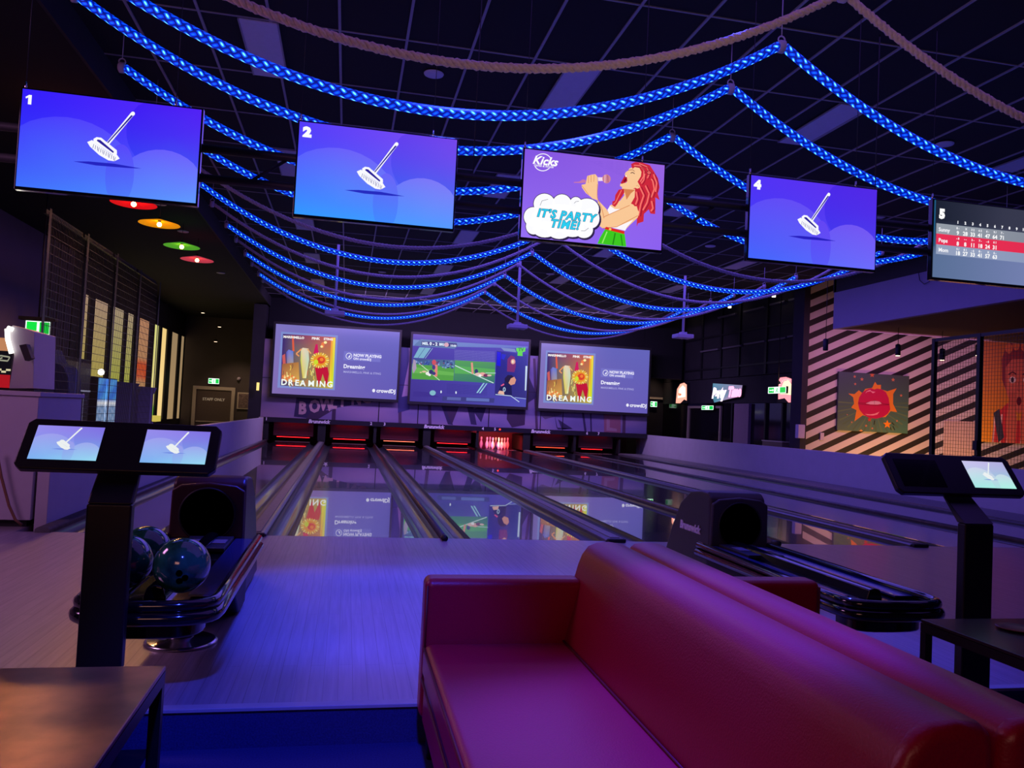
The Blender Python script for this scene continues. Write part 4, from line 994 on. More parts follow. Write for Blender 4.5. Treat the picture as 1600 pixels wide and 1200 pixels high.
# ================================================================== BALL RETURNS
def rail_loop(cx, hw, y_far, y_near, z, r):
    """U-shaped bumper path around the front of the rack"""
    pts = [(cx - hw, y_far, z)]
    for k_ in range(13):
        a = PI + k_ * PI / 12
        ex = abs(math.cos(a)) ** .55 * (1 if math.cos(a) > 0 else -1); ey = abs(math.sin(a)) ** .75
        pts.append((cx + hw * ex, y_near + .16 - .16 * ey, z))
    pts.append((cx + hw, y_far, z)); return pts
def ball_return(cx, label, hoodm, lettered, sh=0.0):
    t = thing('ball_return', (cx, -2.7, 0), label, 'ball return', 'ball returns')
    y0, y1, hw, H = -2.42, -1.65, .222, .715
    # hood: side profile with a curved back, slightly tapering upwards
    prof = [(y0, .10), (y0, .40), (y0 + .03, H - .04), (y0 + .07, H - .005), (y0 + .16, H), (y0 + .34, H - .02), (y0 + .5, H - .12), (y0 + .62, H - .30), (y0 + .70, .25), (y1, .02), (y0 + .05, .02)]
    mb = MB(); n = len(prof); L_ = []
    for (yy, zz) in prof: L_.append((cx - hw + .03 * zz, yy, zz))
    R_ = [(2 * cx - a, b, c) for a, b, c in L_]
    mb.add(L_ + R_, [tuple(range(n)), tuple(reversed(range(n, 2 * n)))] + [(i, (i + 1) % n, n + (i + 1) % n, n + i) for i in range(n)])
    # middle rib gives the arched top line
    mb.build('hood', hoodm, t, bevel=.022, seg=4)
    pl = [(cx - .205, .36), (cx - .200, H - .075), (cx - .15, H - .045), (cx, H - .03), (cx + .15, H - .045), (cx + .200, H - .075), (cx + .205, .36)]
    MB().prism(pl, 'y', y0 - .012, y0 + .02).build('front_panel', mat('hood_face_' + hoodm.name, tuple(x * 1.3 for x in hoodm.node_tree.nodes['Principled BSDF'].inputs['Base Color'].default_value[:3]) if False else (.05, .012, .018) if 'maroon' in hoodm.name else (.055, .052, .06), .42, noise=.05), t, bevel=.012, seg=3)
    MB().lathe([(.158, -.013), (.152, -.018), (.146, -.014)], (cx, y0, .50), 40, 'y').build('opening_ring', M['black'], t)
    MB().lathe([(.147, -.0150), (0.001, -.0145)], (cx, y0, .50), 40, 'y').build('opening', M['hole'], t)  # flat black disc paints the dark inside of the hood
    if lettered:
        lettering('Brunswick', (cx - hw - .0 + .012, y0 + .30, .42), (0, -1, 0), (0, 0, 1), .055, M['letter'], t, bold=.04, shear=.15, depth=.006)
        lettering('Brunswick', (cx, y0 - .013, H - .10), (1, 0, 0), (0, 0, 1), .022, M['captop'], t, bold=.04, shear=.15, depth=.002)
    # rack
    hc = cx; cx = cx + sh
    zr = .372; ynear = -4.06; hwr = .25
    base = rail_loop(cx, hwr, -2.44, ynear, 0, 0); poly = [(p[0], p[1]) for p in base]
    MB().prism([(cx + (x - cx) * .93, y + .015) for x, y in poly], 'z', zr - .055, zr - .02).build('tray', M['gloss'], t, bevel=.006)
    MB().tube([(x, y, zr) for x, y, z in base], .024, 12).build('top_rim', M['gloss'], t)
    MB().tube([(cx + (x - cx) * 1.03, y - .008 if y < -3.6 else y, zr - .045) for x, y, z in base], .027, 12).build('bumper', M['gloss'], t)
    MB().prism([(cx + (x - cx) * .8, y + .06) for x, y in poly if y < -3.3] , 'z', zr - .14, zr - .085).build('lower_skirt', M['gloss'], t, bevel=.01)
    for sgn in (-1, 1):
        MB().box(cx + sgn * .175 - .05, cx + sgn * .175 + .05, ynear + .22, -2.44, zr - .012, zr - .004).build('ball_channel', mat('channel_blue_reflection', (.02, .03, .12), .18, coat=.5, noise=.05), t)  # blue tint puts the reflected blue light into the channel colour
    MB().prism([(cx - .045, zr - .02), (cx - .03, zr + .028), (cx, zr + .036), (cx + .03, zr + .028), (cx + .045, zr - .02)], 'y', ynear + .20, -2.46).build('centre_rail', M['gloss'], t, bevel=.006)
    MB().box(cx - .12, cx + .12, -2.85, -2.46, zr - .01, zr + .012).build('lift_plate', M['rubber'], t, bevel=.006)
    for sgn in (-1, 1): MB().box(cx + sgn * .07 - .035, cx + sgn * .07 + .035, -2.72, -2.60, zr + .012, zr + .016).build('reset_button', mat('button_grey', (.16, .15, .17), .5, noise=.05), t)
    MB().prism([(-2.46, .01), (-2.46, zr - .06), (-3.15, zr - .06), (-2.72, .01)], 'x', cx - .20, cx + .20).build('base_skirt', M['black'], t, bevel=.01)
    MB().lathe([(.058, .018), (.058, zr - .05)], (cx, -3.22, 0), 24).build('pedestal', M['steel'], t)
    MB().lathe([(.165, .001), (.165, .010), (.15, .016), (.07, .020), (.06, .03)], (cx, -3.22, 0), 36).build('base_disc', M['steel'], t)
    return t
ball_return(-1.68, 'ball return at left with maroon hood and three green balls on its rack', M['hoodred'], False, .04)
ball_return(1.66, 'empty ball return at right with charcoal hood, behind the red sofas', M['hoodgrey'], True, -.04)
def ball(c, label):
    c = Vector(c)
    o = MB().sphere(c, .108, 40, 24).build('bowling_ball', M['ball'], None, loc=c); tag(o, label, 'bowling ball', 'green bowling balls on the left rack')
    for a_, b_ in ((.32, -.30), (.12, -.42), (.10, -.10)):
        d = Vector((a_, -1, b_)).normalized(); s_ = MB(); s_.tube([c + d * .1065, c + d * .1085], .0125, 14); s_.build('finger_hole', M['hole'], o)
    return o
ZB = .372 + .006 + .100
ball((-1.536, -3.90, ZB + .02), 'green bowling ball at the front right of the left rack, holes showing')
ball((-1.765, -3.84, ZB + .02), 'green bowling ball at the front left of the rack, half hidden by the console post')
ball((-1.74, -3.61, ZB + .02), 'green bowling ball behind the two front ones on the left rack')

# ================================================================== SCORING CONSOLES
def console(bx, by, label, which, px_, py_=-4.13, czz=1.0):
    t = thing('scoring_console', (bx, by, -.15), label, 'touchscreen console', 'scoring consoles')
    MB().box(px_ - .17, px_ + .17, py_ - .2, py_ + .07, -.15, -.138).build('base_plate', M['kiosk'], t, bevel=.003)
    MB().box(px_ - .076, px_ + .076, py_ - .025, py_ + .025, -.138, .77).build('post', M['kiosk'], t, bevel=.008)
    cz = czz; a = math.radians(37); up = Vector((0, math.sin(a), math.cos(a))); nz = Vector((0, -math.cos(a), math.sin(a)))
    pc = Vector((bx, by - .02, cz)); rx = Vector((1, 0, 0))
    # swan neck
    MB().hexa([(px_ - .076, py_ - .025, .77), (px_ + .076, py_ - .025, .77), (px_ + .076, py_ + .025, .77), (px_ - .076, py_ + .025, .77),
               tuple(pc - up * .10 - rx * .075 - nz * .03), tuple(pc - up * .10 + rx * .075 - nz * .03), tuple(pc + up * .04 + rx * .075 - nz * .05), tuple(pc + up * .04 - rx * .075 - nz * .05)]).build('neck', M['kiosk'], t, bevel=.008)
    hw, hh, th_ = .345, .111, .014
    def P(x, y, z): return tuple(pc + rx * x + up * y + nz * z)
    c_ = .022
    out = [(-hw + c_, -hh), (hw - c_, -hh), (hw, -hh + c_), (hw, hh - c_), (hw - c_, hh), (-hw + c_, hh), (-hw, hh - c_), (-hw, -hh + c_)]
    mb = MB(); n = len(out)
    mb.add([P(x, y, -th_) for x, y in out] + [P(x, y, th_) for x, y in out], [tuple(reversed(range(n))), tuple(range(n, 2 * n))] + [(i, (i + 1) % n, n + (i + 1) % n, n + i) for i in range(n)])
    mb.build('panel', M['kiosk'], t, bevel=.006, seg=3)
    for sx, on in ((-.19, which[0]), (.19, which[1])):
        W, H = .230, .150
        if on:
            s_ = broom_picture('', W, H, vivid=False, small='pale' if on == 'pale' else False)
            o = s_.build('touchscreen', M['screen'], t, P(sx - W / 2, -H / 2 + .004, th_ + .0008), rx, up, dz=.00004)
        else:
            mb = MB(); mb.add([P(sx - W / 2, -H / 2, th_ + .001), P(sx + W / 2, -H / 2, th_ + .001), P(sx + W / 2, H / 2, th_ + .001), P(sx - W / 2, H / 2, th_ + .001)], [(0, 1, 2, 3)])
            mb.build('touchscreen', M['gloss'], t)
    return t
console(-1.7461, -4.032, 'black two-screen touch console in front of the left ball return', (1, 1), -1.742, -4.17, .964)
console(1.909, -3.99, 'black touch console at right with only its right screen lit', (0, 'pale'), 1.895, -4.17, .973)

# ================================================================== SOFAS
def rbox(x0, x1, y0, y1, z0, z1): return MB().box(x0, x1, y0, y1, z0, z1)
def sofa(sg, x_c, label):
    """sg=-1 faces left (-X), +1 faces right; x_c = plane where the two backs meet"""
    yf, yn = -4.15, -6.08
    t = thing('sofa', (x_c + sg * .4, (yf + yn) / 2, -.15), label, 'sofa', 'red leather sofas standing back to back')
    X = lambda d: x_c + sg * d
    b = [X(.015), X(.818)]
    o = MB().box(min(b), max(b), yn + .01, yf - .13, .0, .17).build('base', M['leather'], t, bevel=.012, seg=3)
    s0 = [X(.20), X(.828)]
    MB().box(min(s0), max(s0), yn + .005, yf - .12, .162, .29).build('seat', M['leather'], t, bevel=.035, seg=5)
    # back: slanted front, rounded crest, extruded along the lane direction
    d = .012
    prof = [(.006, .02), (.006, .62), (.012, .641), (.030, .656), (.08, .662), (.13, .658), (.165, .643), (.19, .61), (.205, .57), (.275, .30), (.28, .02)]
    mb = MB().prism([(X(a), z) for a, z in prof], 'y', yn, yf - .0)
    mb.build('backrest', M['leather'], t, bevel=.03, seg=5)
    a0 = [X(.20), X(.828)]
    MB().box(min(a0), max(a0), yf - .12, yf, .0, .525).build('armrest', M['leather'], t, bevel=.03, seg=5)
    for pts in ([(X(.825), yf - .14, .275), (X(.825), yn + .05, .275)], [(X(.828), yf - .14, .162), (X(.828), yn + .03, .162)], [(X(.283), yf - .13, .293), (X(.283), yn + .02, .293)], [(X(.82), yf - .118, .16), (X(.82), yf - .118, .50)]):
        MB().tube(pts, .0045, 6).build('seam', M['seam'], t)
    for (dx, yy) in ((.78, yf - .10), (.78, yn + .12), (.10, yf - .10), (.10, yn + .12)):
        MB().tube([(X(dx), yy, 0.0), (X(dx - .005), yy, -.15)], [.022, .015], 12).build('leg', M['black'], t)
    return t
sofa(-1, .228, 'red leather sofa facing left, its seat filling the foreground')
sofa(1, .232, 'red leather sofa facing right, backed against the other one')

# ================================================================== TABLES
def table(x0, x1, y0, y1, ztop, label, topm):
    t = thing('low_table', ((x0 + x1) / 2, (y0 + y1) / 2, -.15), label, 'table', None)
    MB().box(x0, x1, y0, y1, ztop - .012, ztop).build('tabletop', topm, t, bevel=.003)
    f = .028
    MB().box(x0, x1, y0, y0 + f, ztop - .045, ztop - .013).box(x0, x1, y1 - f, y1, ztop - .045, ztop - .013).box(x0, x0 + f, y0 + f, y1 - f, ztop - .045, ztop - .013).box(x1 - f, x1, y0 + f, y1 - f, ztop - .045, ztop - .013).build('frame', M['kiosk'], t)
    for xx in (x0, x1 - f):
        for yy in (y0, y1 - f): MB().box(xx, xx + f, yy, yy + f, -.15, ztop - .046).build('leg', M['kiosk'], t)
    return t
table(-2.25, -1.34, -6.2, -5.12, .484, 'bronze-topped low table at bottom left reflecting orange light', M['tabletop'])
table(1.18, 2.3, -5.40, -4.71, .484, 'dark low table at the right edge behind the red sofas', M['tabletopd'])
# flat brown thing lying on the right table
dish_at = at(1588, 984, z=.4845)
o = MB().lathe([(.001, .0), (.05, .001), (.064, .006), (.066, .009), (.048, .004), (.001, .003)], dish_at, 28).build('ashtray_dish', mat('brown_dish', (.12, .035, .02), .35, noise=.2), None); tag(o, 'flat brown dish lying on the right table', 'dish')

# ================================================================== LEFT SIDE OBJECTS
t = thing('counter_cabinet', (-4.1, .8, 0), 'white painted counter cabinet at the left end of the lanes', 'cabinet')
MB().box(-4.9, -3.52, .22, 1.35, .06, 1.12).build('body', M['wallpale'], t, bevel=.006)
MB().box(-4.93, -3.50, .20, 1.37, 1.12, 1.16).build('worktop', M['wallpale'], t, bevel=.005)
MB().box(-4.88, -3.56, .26, 1.3, 0, .06).build('plinth', M['black'], t)
t = thing('cable', (-3.9, .05, 0), 'orange-brown cable hanging in front of the white counter cabinet', 'cable')
MB().tube([at(*p_, y=.12) for p_ in ((-6, 700), (2, 745), (14, 790), (24, 812), (34, 820))], .012, 8).build('cord', mat('cable_brown', (.25, .12, .06), .6, noise=.05), t)

# back lit kiosk machine behind the counter
t = thing('prize_machine', (-4.4, 1.8, -.45), 'pale side-lit amusement machine with a bright tube, standing behind the white counter', 'arcade machine')
P2 = [(14, 607), (22, 555), (10, 518), (20, 508), (54, 518), (52, 607)]
w0 = [at(a, b, y=1.6) for a, b in P2]
MB().prism([(v_.x, v_.z) for v_ in w0] , 'y', 1.6, 2.2).build('side_panel', M['wallpale'], t, bevel=.005)
MB().box(w0[0].x, w0[-1].x, 1.62, 2.18, -.45, w0[0].z).build('lower_body', M['black'], t)
g = [at(a, b, y=1.57) for a, b in ((11, 514), (12, 530), (16, 545), (18, 552))]
MB().tube(g, .022, 10).build('light_tube', emat('white_tube', (255, 250, 235), 2.5), t)
MB().tube([at(12, 512, y=1.57), at(20, 515, y=1.57)], .022, 10).build('light_tube', emat('white_tube', (255, 250, 235), 2.5), t)
g = [at(a, b, y=1.5) for a, b in ((33, 540), (44, 538), (52, 560), (42, 564))]
MB().prism([(v_.x, v_.z) for v_ in g], 'y', 1.45, 1.55).build('monitor', M['black'], t)

def aim_box(t, px0, px1, pz0, pz1, y, dep, name, m, bevel=.01):
    a, b = at(px0, pz0, y=y), at(px1, pz1, y=y)
    return MB().box(a.x, b.x, y, y + dep, min(a.z, b.z), max(a.z, b.z)).build(name, m, t, bevel=bevel)
# picture wall machine with red and chequered panel at the frame edge
t = thing('racing_arcade', (-6, 4, -.45), 'arcade machine at the left frame edge with red base and chequered stripe', 'arcade machine')
a, b = at(-40, 550, y=4), at(14, 606, y=4)
ah = at(7, 528, y=4).z - at(7, 606, y=4).z
pc = Pic(b.x - a.x, ah)
pc.grid(lambda u, v: (12, 12, 18), 1, 1)
pc.poly([(0, 0), (1, 0), (1, .26), (0, .26)], (190, 130, 90), raw=True)
pc.line([(.5, .42), (.7, .36), (.95, .38), (.9, .46), (.6, .45), (.75, .40)], .03, (150, 150, 130), raw=True)
for i_ in range(8):
    for j in range(2):
        if (i_ + j) % 2: pc.poly([(i_ / 8, .62 + j * .04), ((i_ + 1) / 8, .62 + j * .04), ((i_ + 1) / 8, .66 + j * .04), (i_ / 8, .66 + j * .04)], (210, 200, 160), raw=True)
pc.poly([(0, .74), (1, .74), (1, 1), (0, 1)], (170, 20, 30), raw=True)
MB().box(a.x, b.x, 4.02, 4.8, -.45, at(7, 528, y=4).z).build('cabinet', M['black'], t)
pc.build('artwork', M['screen'], t, (a.x, 4.015, at(10, 606, y=4).z), (1, 0, 0), (0, 0, 1))

# exit sign above
def exit_sign(c, W, H, label, ux=(1, 0, 0), n=1, only=None):
    t = thing('exit_sign', c, label, 'exit sign'); ux = Vector(ux); nz = ux.cross(Vector((0, 0, 1))); c = Vector(c)
    o = c - ux * W / 2
    mb = MB(); q_ = [o - nz * .05, o + ux * W - nz * .05, o + ux * W - nz * .001, o - nz * .001]
    mb.hexa([tuple(v_) for v_ in q_] + [tuple(v_ + Vector((0, 0, H))) for v_ in q_]); mb.build('housing', M['black'], t)
    p = Pic(W * .96, H * .92)
    p.grid(lambda u, v: (225, 250, 235), 1, 1)
    if only == 'two':
        p.poly([(.04, .06), (.46, .06), (.46, .94), (.04, .94)], (10, 175, 50), raw=True); p.poly([(.56, .06), (.96, .06), (.96, .94), (.56, .94)], (10, 175, 50), raw=True)
    else:
        p.poly([(.03, .08), (.34, .08), (.34, .92), (.03, .92)], (10, 165, 60), raw=True); p.poly([(.66, .08), (.97, .08), (.97, .92), (.66, .92)], (10, 165, 60), raw=True)
        p.poly([(.40, .15), (.60, .15), (.60, .92), (.40, .92)], (190, 240, 210), raw=True)
        p.ell(.51, .27, .03, .09, (10, 140, 60), raw=True, n=10); p.line([(.51, .36), (.49, .6), (.44, .85)], .035, (10, 140, 60), raw=True); p.line([(.49, .6), (.56, .72), (.55, .88)], .035, (10, 140, 60), raw=True); p.line([(.44, .48), (.51, .42), (.57, .52)], .03, (10, 140, 60), raw=True)
        p.line([(.08, .5), (.28, .5)], .12, (225, 250, 235), raw=True); p.poly([(.26, .3), (.32, .5), (.26, .7)], (225, 250, 235), raw=True)
    p.build('lit_face', M['sign'], t, o + ux * W * .02 + Vector((0, 0, H * .04)), ux, (0, 0, 1), dz=.0004)
    return t
def sign_px(px0, px1, pz0, pz1, y, label, **k):
    a, b = at(px0, pz1, y=y), at(px1, pz0, y=y); z_ = at((px0 + px1) / 2, pz1, y=y).z
    return exit_sign(((a.x + b.x) / 2, y, z_), b.x - a.x, at((px0 + px1) / 2, pz0, y=y).z - z_, label, **k)
t = sign_px(38, 80, 501, 523, 5.0, 'large green exit sign seen through the black wire fence at far left', only='two')
c = at(59, 501, y=5.0)
MB().box(c.x - .24, c.x + .24, 4.97, 5.08, c.z + .003, c.z + .05).build('top_cover', M['black'], t)
MB().cyl((c.x, 5.03, c.z + .05), (c.x, 5.03, 4.25), .012, 8).build('rod', M['black'], t)
sign_px(325, 343, 591, 600, 23.68, 'green exit sign over the staff door')
sign_px(1016, 1027, 627, 636, 20.9, 'small green exit sign beside the right projection screen')
exit_sign((10.66, 16.9, 1.64), .9, .15, 'dim green exit sign over the shopfront door below Party Time', ux=(0, -1, 0))
t = exit_sign((10.4, at(1214, 609, x=10.4).y, at(1214, 615, x=10.4).z), .95, .19, 'green exit sign in front of the right arched neon sign', ux=(0, -1, 0))
MB().cyl((10.43, t.location.y, t.location.z + .19), (10.43, t.location.y, 5.1), .012, 8).build('rod', M['black'], t)

# wire fence
for k_ in range(4):
    ya = 4.06 + k_ * 1.56; yb = ya + 1.56
    t = thing('wire_fence_panel', (-4.9, ya, -.45), ['fence panel of black wire nearest the camera, beside the exit sign', 'second black wire fence panel, in front of the ribbed wall', 'third black wire fence panel, before the first bright windows', 'farthest black wire fence panel, before the orange window'][k_], 'fence panel', 'black wire fence panels')
    mb = MB(); y = ya + .06
    while y < yb - .02: mb.box(-4.903, -4.897, y - .003, y + .003, -.45, 3.53); y += .06
    z = -.35
    while z < 3.55: mb.box(-4.904, -4.896, ya + .04, yb - .04, z - .0035, z + .0035); z += .12
    mb.build('wire_mesh', M['mesh'], t)
    MB().box(-4.86, -4.86, ya - .04, ya + .04, -.45, 3.57).build('post', M['kiosk'], t)
    MB().box(-4.93, -4.97, ya + .04, yb - .04, 3.51, 3.57).build('top_rail', M['kiosk'], t)
    if k_ == 3: MB().box(-4.86, -4.86, yb - .04, yb + .04, -.45, 3.57).build('post', M['kiosk'], t)

# arcade machines behind the fence (y ranges on the plane x = -5.8)
def arc(y0, y1, z0, z1, x, dep, label, bodym, pic=None, name='arcade_machine', cat='arcade machine'):
    t = thing(name, (x - dep / 2, (y0 + y1) / 2, -.45), label, cat)
    pr = [(x - dep, -.45), (x, -.45), (x, .35), (x - .12, .55), (x - .12, z1 - .18), (x - .04, z1), (x - dep, z1)] if pic is None or pic[1] else [(x - dep, -.45), (x, -.45), (x, z1), (x - dep, z1)]
    MB().prism(pr, 'y', y0, y1).build('cabinet', bodym, t, bevel=.015)
    if pic: pic[0].build('lit_panel', M['screen'], t, (x + .004, y0 + .04, pic[2]), (0, 1, 0), (0, 0, 1))
    return t
# racing seat shape
t = thing('racing_seat_machine', (-5.8, 6.6, -.45), 'blue seated arcade machine behind the wire fence', 'arcade machine')
sp = [at(a, b, y=6.3) for a, b in ((63, 544), (76, 543), (86, 566), (100, 572), (107, 590), (110, 700), (82, 700), (78, 640), (70, 580))]
MB().prism([(v_.x, v_.z) for v_ in sp], 'y', 6.3, 6.9).build('seat_shell', mat('machine_blue', (.02, .035, .22), .45, noise=.06), t, bevel=.02)
MB().box(sp[6].x, sp[5].x, 6.3, 6.9, -.45, sp[5].z).build('base', M['black'], t)
pc = Pic(2.2, 1.15)
pc.grid(lambda u, v: (14, 13, 20), 2, 2)
rnd = random.Random(11)
for k_ in range(34): pc.ell(rnd.uniform(.05, .42), rnd.uniform(.08, .38), .02, .04, rnd.choice([(190, 120, 120), (220, 170, 150), (120, 50, 60)]), raw=True, n=8)
for i_ in range(6):
    for j in range(2):
        if (i_ + j) % 2: pc.poly([(.2 + i_ * .03, .42 + j * .05), (.23 + i_ * .03, .42 + j * .05), (.23 + i_ * .03, .47 + j * .05), (.2 + i_ * .03, .47 + j * .05)], (190, 180, 130), raw=True)
for j in range(7): pc.line([(.05, .55 + j * .065), (.95, .55 + j * .065)], .006, (60, 56, 90), raw=True)
for k_ in range(9): pc.poly([(.02 + (k_ % 2) * .04, .56 + k_ * .045), (.08 + (k_ % 2) * .04, .56 + k_ * .045), (.08 + (k_ % 2) * .04, .585 + k_ * .045), (.02 + (k_ % 2) * .04, .585 + k_ * .045)], (150, 150, 180), raw=True)
pc.line([(.6, .46), (1, .46)], .02, (200, 200, 235), raw=True)
pc.line([(.82, .5), (.82, 1)], .008, (120, 115, 150), raw=True)
arc(7.1, 9.4, 0, 1.82, -5.8, .9, 'dark arcade machine with chequered trim behind the fence, left of the blue glowing screen', M['black'], (pc, False, .6))
p2 = Pic(1.28, 1.0)
def glow(u, v):
    if v < .45: return mix((60, 120, 230), (90, 170, 245), math.sin(u * 9 + v * 12) * .5 + .5)
    if v < .56: return (250, 250, 255)
    return mix((110, 150, 200), (170, 190, 230), math.sin(u * 22 + v * 31) * .5 + .5)
p2.grid(glow, 14, 12)
t = arc(9.85, 11.2, 0, 1.52, -5.8, .9, 'arcade machine with glowing blue and white screen behind the fence', M['black'], (p2, False, .5))
MB().sphere((-5.78, 9.95, 1.62), .065, 14, 10).build('top_lamp', emat('machine_top_lamp', (255, 250, 240), 4), t)
arc(11.6, 13.3, 0, 1.48, -5.8, .8, 'purple-grey machine side right of the glowing blue screen', mat('machine_grey_blue', (.16, .16, .34), .5, noise=.05), None)
arc(13.6, 15.1, 0, 1.42, -5.8, .8, 'plain violet machine side nearest the bright window strips', mat('machine_violet', (.22, .20, .46), .5, noise=.05), None)
for yy, lb in ((16.4, 'yellow-lit box low beside the window strips, left one'), (17.9, 'yellow-lit box low beside the window strips, right one')):
    t = thing('light_box', (-6.6, yy, -.45), lb, 'light box', 'small yellow boxes by the windows')
    MB().box(-6.75, -6.45, yy, yy + .7, .45, .62).build('glowing_top', emat('yellow_box_light', (200, 180, 80), 1.0), t)
    MB().box(-6.75, -6.45, yy, yy + .7, -.45, .45).build('stand', M['black'], t)
c = at(381, 626, y=23.7)
o = thing('notice_board', c, 'small framed notice right of the staff door', 'notice')
MB().box(c.x - .24, c.x + .24, 23.69, 23.75, c.z - .32, c.z + .30).build('frame', M['cream'], o, bevel=.01)
MB().box(c.x - .19, c.x + .19, 23.68, 23.69, c.z - .27, c.z + .25).build('sheet', mat('mottled_notice', (.22, .16, .16), .7, noise=.6, scale=30), o)
c = at(373, 592, y=23.7); o = MB().lathe([(.001, -.07), (.05, -.06), (.07, 0), (.07, .04)], c, 16, 'y').build('alarm_dome', M['projector']); tag(o, 'small round dome on the wall right of the staff door exit sign', 'alarm')
c = at(404, 604, y=18.1); o = MB().box(c.x - .05, c.x + .02, 18.0, 18.1, c.z - .12, c.z + .12).build('wall_lamp', emat('amber_lamp', (230, 200, 120), 1.5)); tag(o, 'small amber wall light left of the song screen', 'light')

# ================================================================== RIGHT SIDE OBJECTS
# lips painting
C = [(102, 205), (1118, 240), (1104, 1058), (92, 1022)]
pa, pb = at(1311, 582, y=WY - .06), at(1421, 586, y=WY - .06); pz0 = at(1366, 675, y=WY - .06).z; W, H = pb.x - pa.x, (pa.z + pb.z) / 2 - pz0
p = Pic(W, H, C)
p.grid(lambda u, v: mix(mix((52, 78, 92), (66, 84, 80), u), mix((90, 120, 92), (76, 130, 100), u), v), 10, 8)
p.layer += 1
for k_ in range(40):
    a = k_ * 2 * PI / 40 + .05
    if math.sin(a) < -.2: continue
    p.poly([(600, 660), (600 + 560 * math.cos(a), 660 + 420 * math.sin(a)), (600 + 560 * math.cos(a + .05), 660 + 420 * math.sin(a + .05))], (82, 112, 78) if k_ % 2 else (98, 128, 84), step=False)
p.layer += 1
OR = (232, 140, 40)
p.poly([(240, 510), (330, 515), (390, 460), (440, 500), (480, 440), (580, 420), (620, 335), (650, 380), (705, 375), (705, 440), (800, 465), (935, 420), (885, 500), (885, 640), (945, 755), (850, 745), (780, 830), (600, 840), (450, 810), (335, 895), (360, 740), (285, 705), (325, 650), (310, 560)], OR)
RD = (196, 12, 78)
p.poly([(380, 640), (395, 560), (440, 490), (500, 450), (560, 425), (610, 445), (650, 430), (720, 440), (780, 480), (820, 560), (835, 650), (845, 720), (810, 780), (740, 830), (640, 855), (540, 845), (460, 800), (400, 730)], RD)
p.line([(385, 635), (480, 640), (620, 600), (740, 640), (830, 650)], 6, (110, 4, 40)); p.line([(385, 650), (500, 660), (620, 668), (740, 660), (830, 655)], 6, (110, 4, 40))
p.poly([(490, 642), (560, 612), (620, 604), (690, 614), (720, 642), (660, 656), (560, 656)], (225, 170, 185)); p.line([(615, 606), (615, 655)], 4, (150, 90, 110))
p.poly([(480, 505), (500, 470), (550, 450), (570, 470), (630, 478), (590, 500), (555, 470), (510, 480)], (240, 150, 170)); p.poly([(480, 790), (560, 795), (620, 785), (690, 755), (660, 795), (600, 810), (520, 808)], (240, 150, 160))
def star(cx, cy, r, col): p.poly([(cx + (r if k_ % 2 == 0 else r * .45) * math.cos(-PI / 2 + k_ * PI / 5), cy + (r if k_ % 2 == 0 else r * .45) * math.sin(-PI / 2 + k_ * PI / 5)) for k_ in range(10)], col)
star(805, 930, 62, (250, 150, 30)); star(575, 240, 40, (200, 110, 60)); star(430, 1030, 30, (240, 170, 80)); star(548, 868, 34, (200, 60, 40))
for (x_, y_, r_) in ((325, 270, 18), (430, 305, 22), (335, 375, 16), (880, 300, 24), (1000, 520, 18), (945, 880, 14), (295, 908, 12), (500, 955, 16), (590, 990, 14), (230, 805, 9)): star(x_, y_, r_ * 1.3, (200, 130, 90))
for l_ in ([(870, 905), (905, 940)], [(885, 955), (915, 1010)], [(850, 970), (862, 1010)], [(622, 880), (612, 940)]): p.line(l_, 10, (30, 20, 20))
t = thing('lips_painting', (pa.x + W / 2, WY, pz0), 'square canvas of glossy red lips on an orange burst, hung on the striped wall', 'painting')
MB().box(pa.x, pa.x + W, WY - .055, WY - .002, pz0, pz0 + H).build('canvas', mat('canvas_edge', (.12, .14, .13), .8, noise=.1), t)
p.build('painted_face', M['print'], t, (pa.x, WY - .0565, pz0), (1, 0, 0), (0, 0, 1), dz=.00015)
# woman painting on the turned wall
axv = Vector((ax[0], ax[1], 0)); nrm = axv.cross(Vector((0, 0, 1)))
def onB(px, py, off=.06):
    d = _f + (px - 800) / FPX * _r2 - (py - 600) / FPX * _u2
    o_ = Vector((cor, WY, 0)) + nrm * off; k_ = (o_ - CAMP).dot(nrm) / d.dot(nrm); return CAMP + d * k_
A = onB(1534, 528); Bq = onB(1640, 690); zt = A.z; zb = onB(1533, 690).z; W = (Vector((Bq.x, Bq.y, 0)) - Vector((A.x, A.y, 0))).length; H = zt - zb
p = Pic(W, H)
p.grid(lambda u, v: mix((205, 120, 40), (252, 178, 34), v - u * .4), 8, 8)
SKN = (225, 120, 90)
p.poly([(.30, .20), (.38, .05), (.55, .03), (.78, .06), (.82, .25), (.78, .50), (.62, .62), (.40, .55), (.31, .40)], (150, 56, 56), raw=True)
p.poly([(.36, .28), (.45, .20), (.66, .20), (.76, .30), (.75, .50), (.66, .66), (.56, .72), (.46, .66), (.37, .50)], SKN, raw=True)
for a_ in (.46, .66): p.ell(a_, .40, .05, .032, (250, 235, 225), raw=True, n=14); p.ell(a_, .40, .022, .026, (60, 40, 60), raw=True, n=10); p.line([(a_ - .06, .35), (a_, .325), (a_ + .05, .345)], .014, (90, 30, 40), raw=True)
p.ell(.56, .60, .035, .042, (110, 10, 30), raw=True, n=14); p.line([(.55, .42), (.54, .50), (.57, .505)], .008, (170, 70, 60), raw=True)
p.poly([(.20, .85), (.28, .70), (.40, .62), (.50, .80), (.56, .78), (.66, .80), (.76, .62), (.9, .70), (1, .85), (1, 1), (.18, 1)], (215, 60, 60), raw=True)
for k_ in range(8): p.line([(.22 + k_ * .1, .98 - .25), (.20 + k_ * .1, 1)], .02, (250, 220, 210), raw=True)
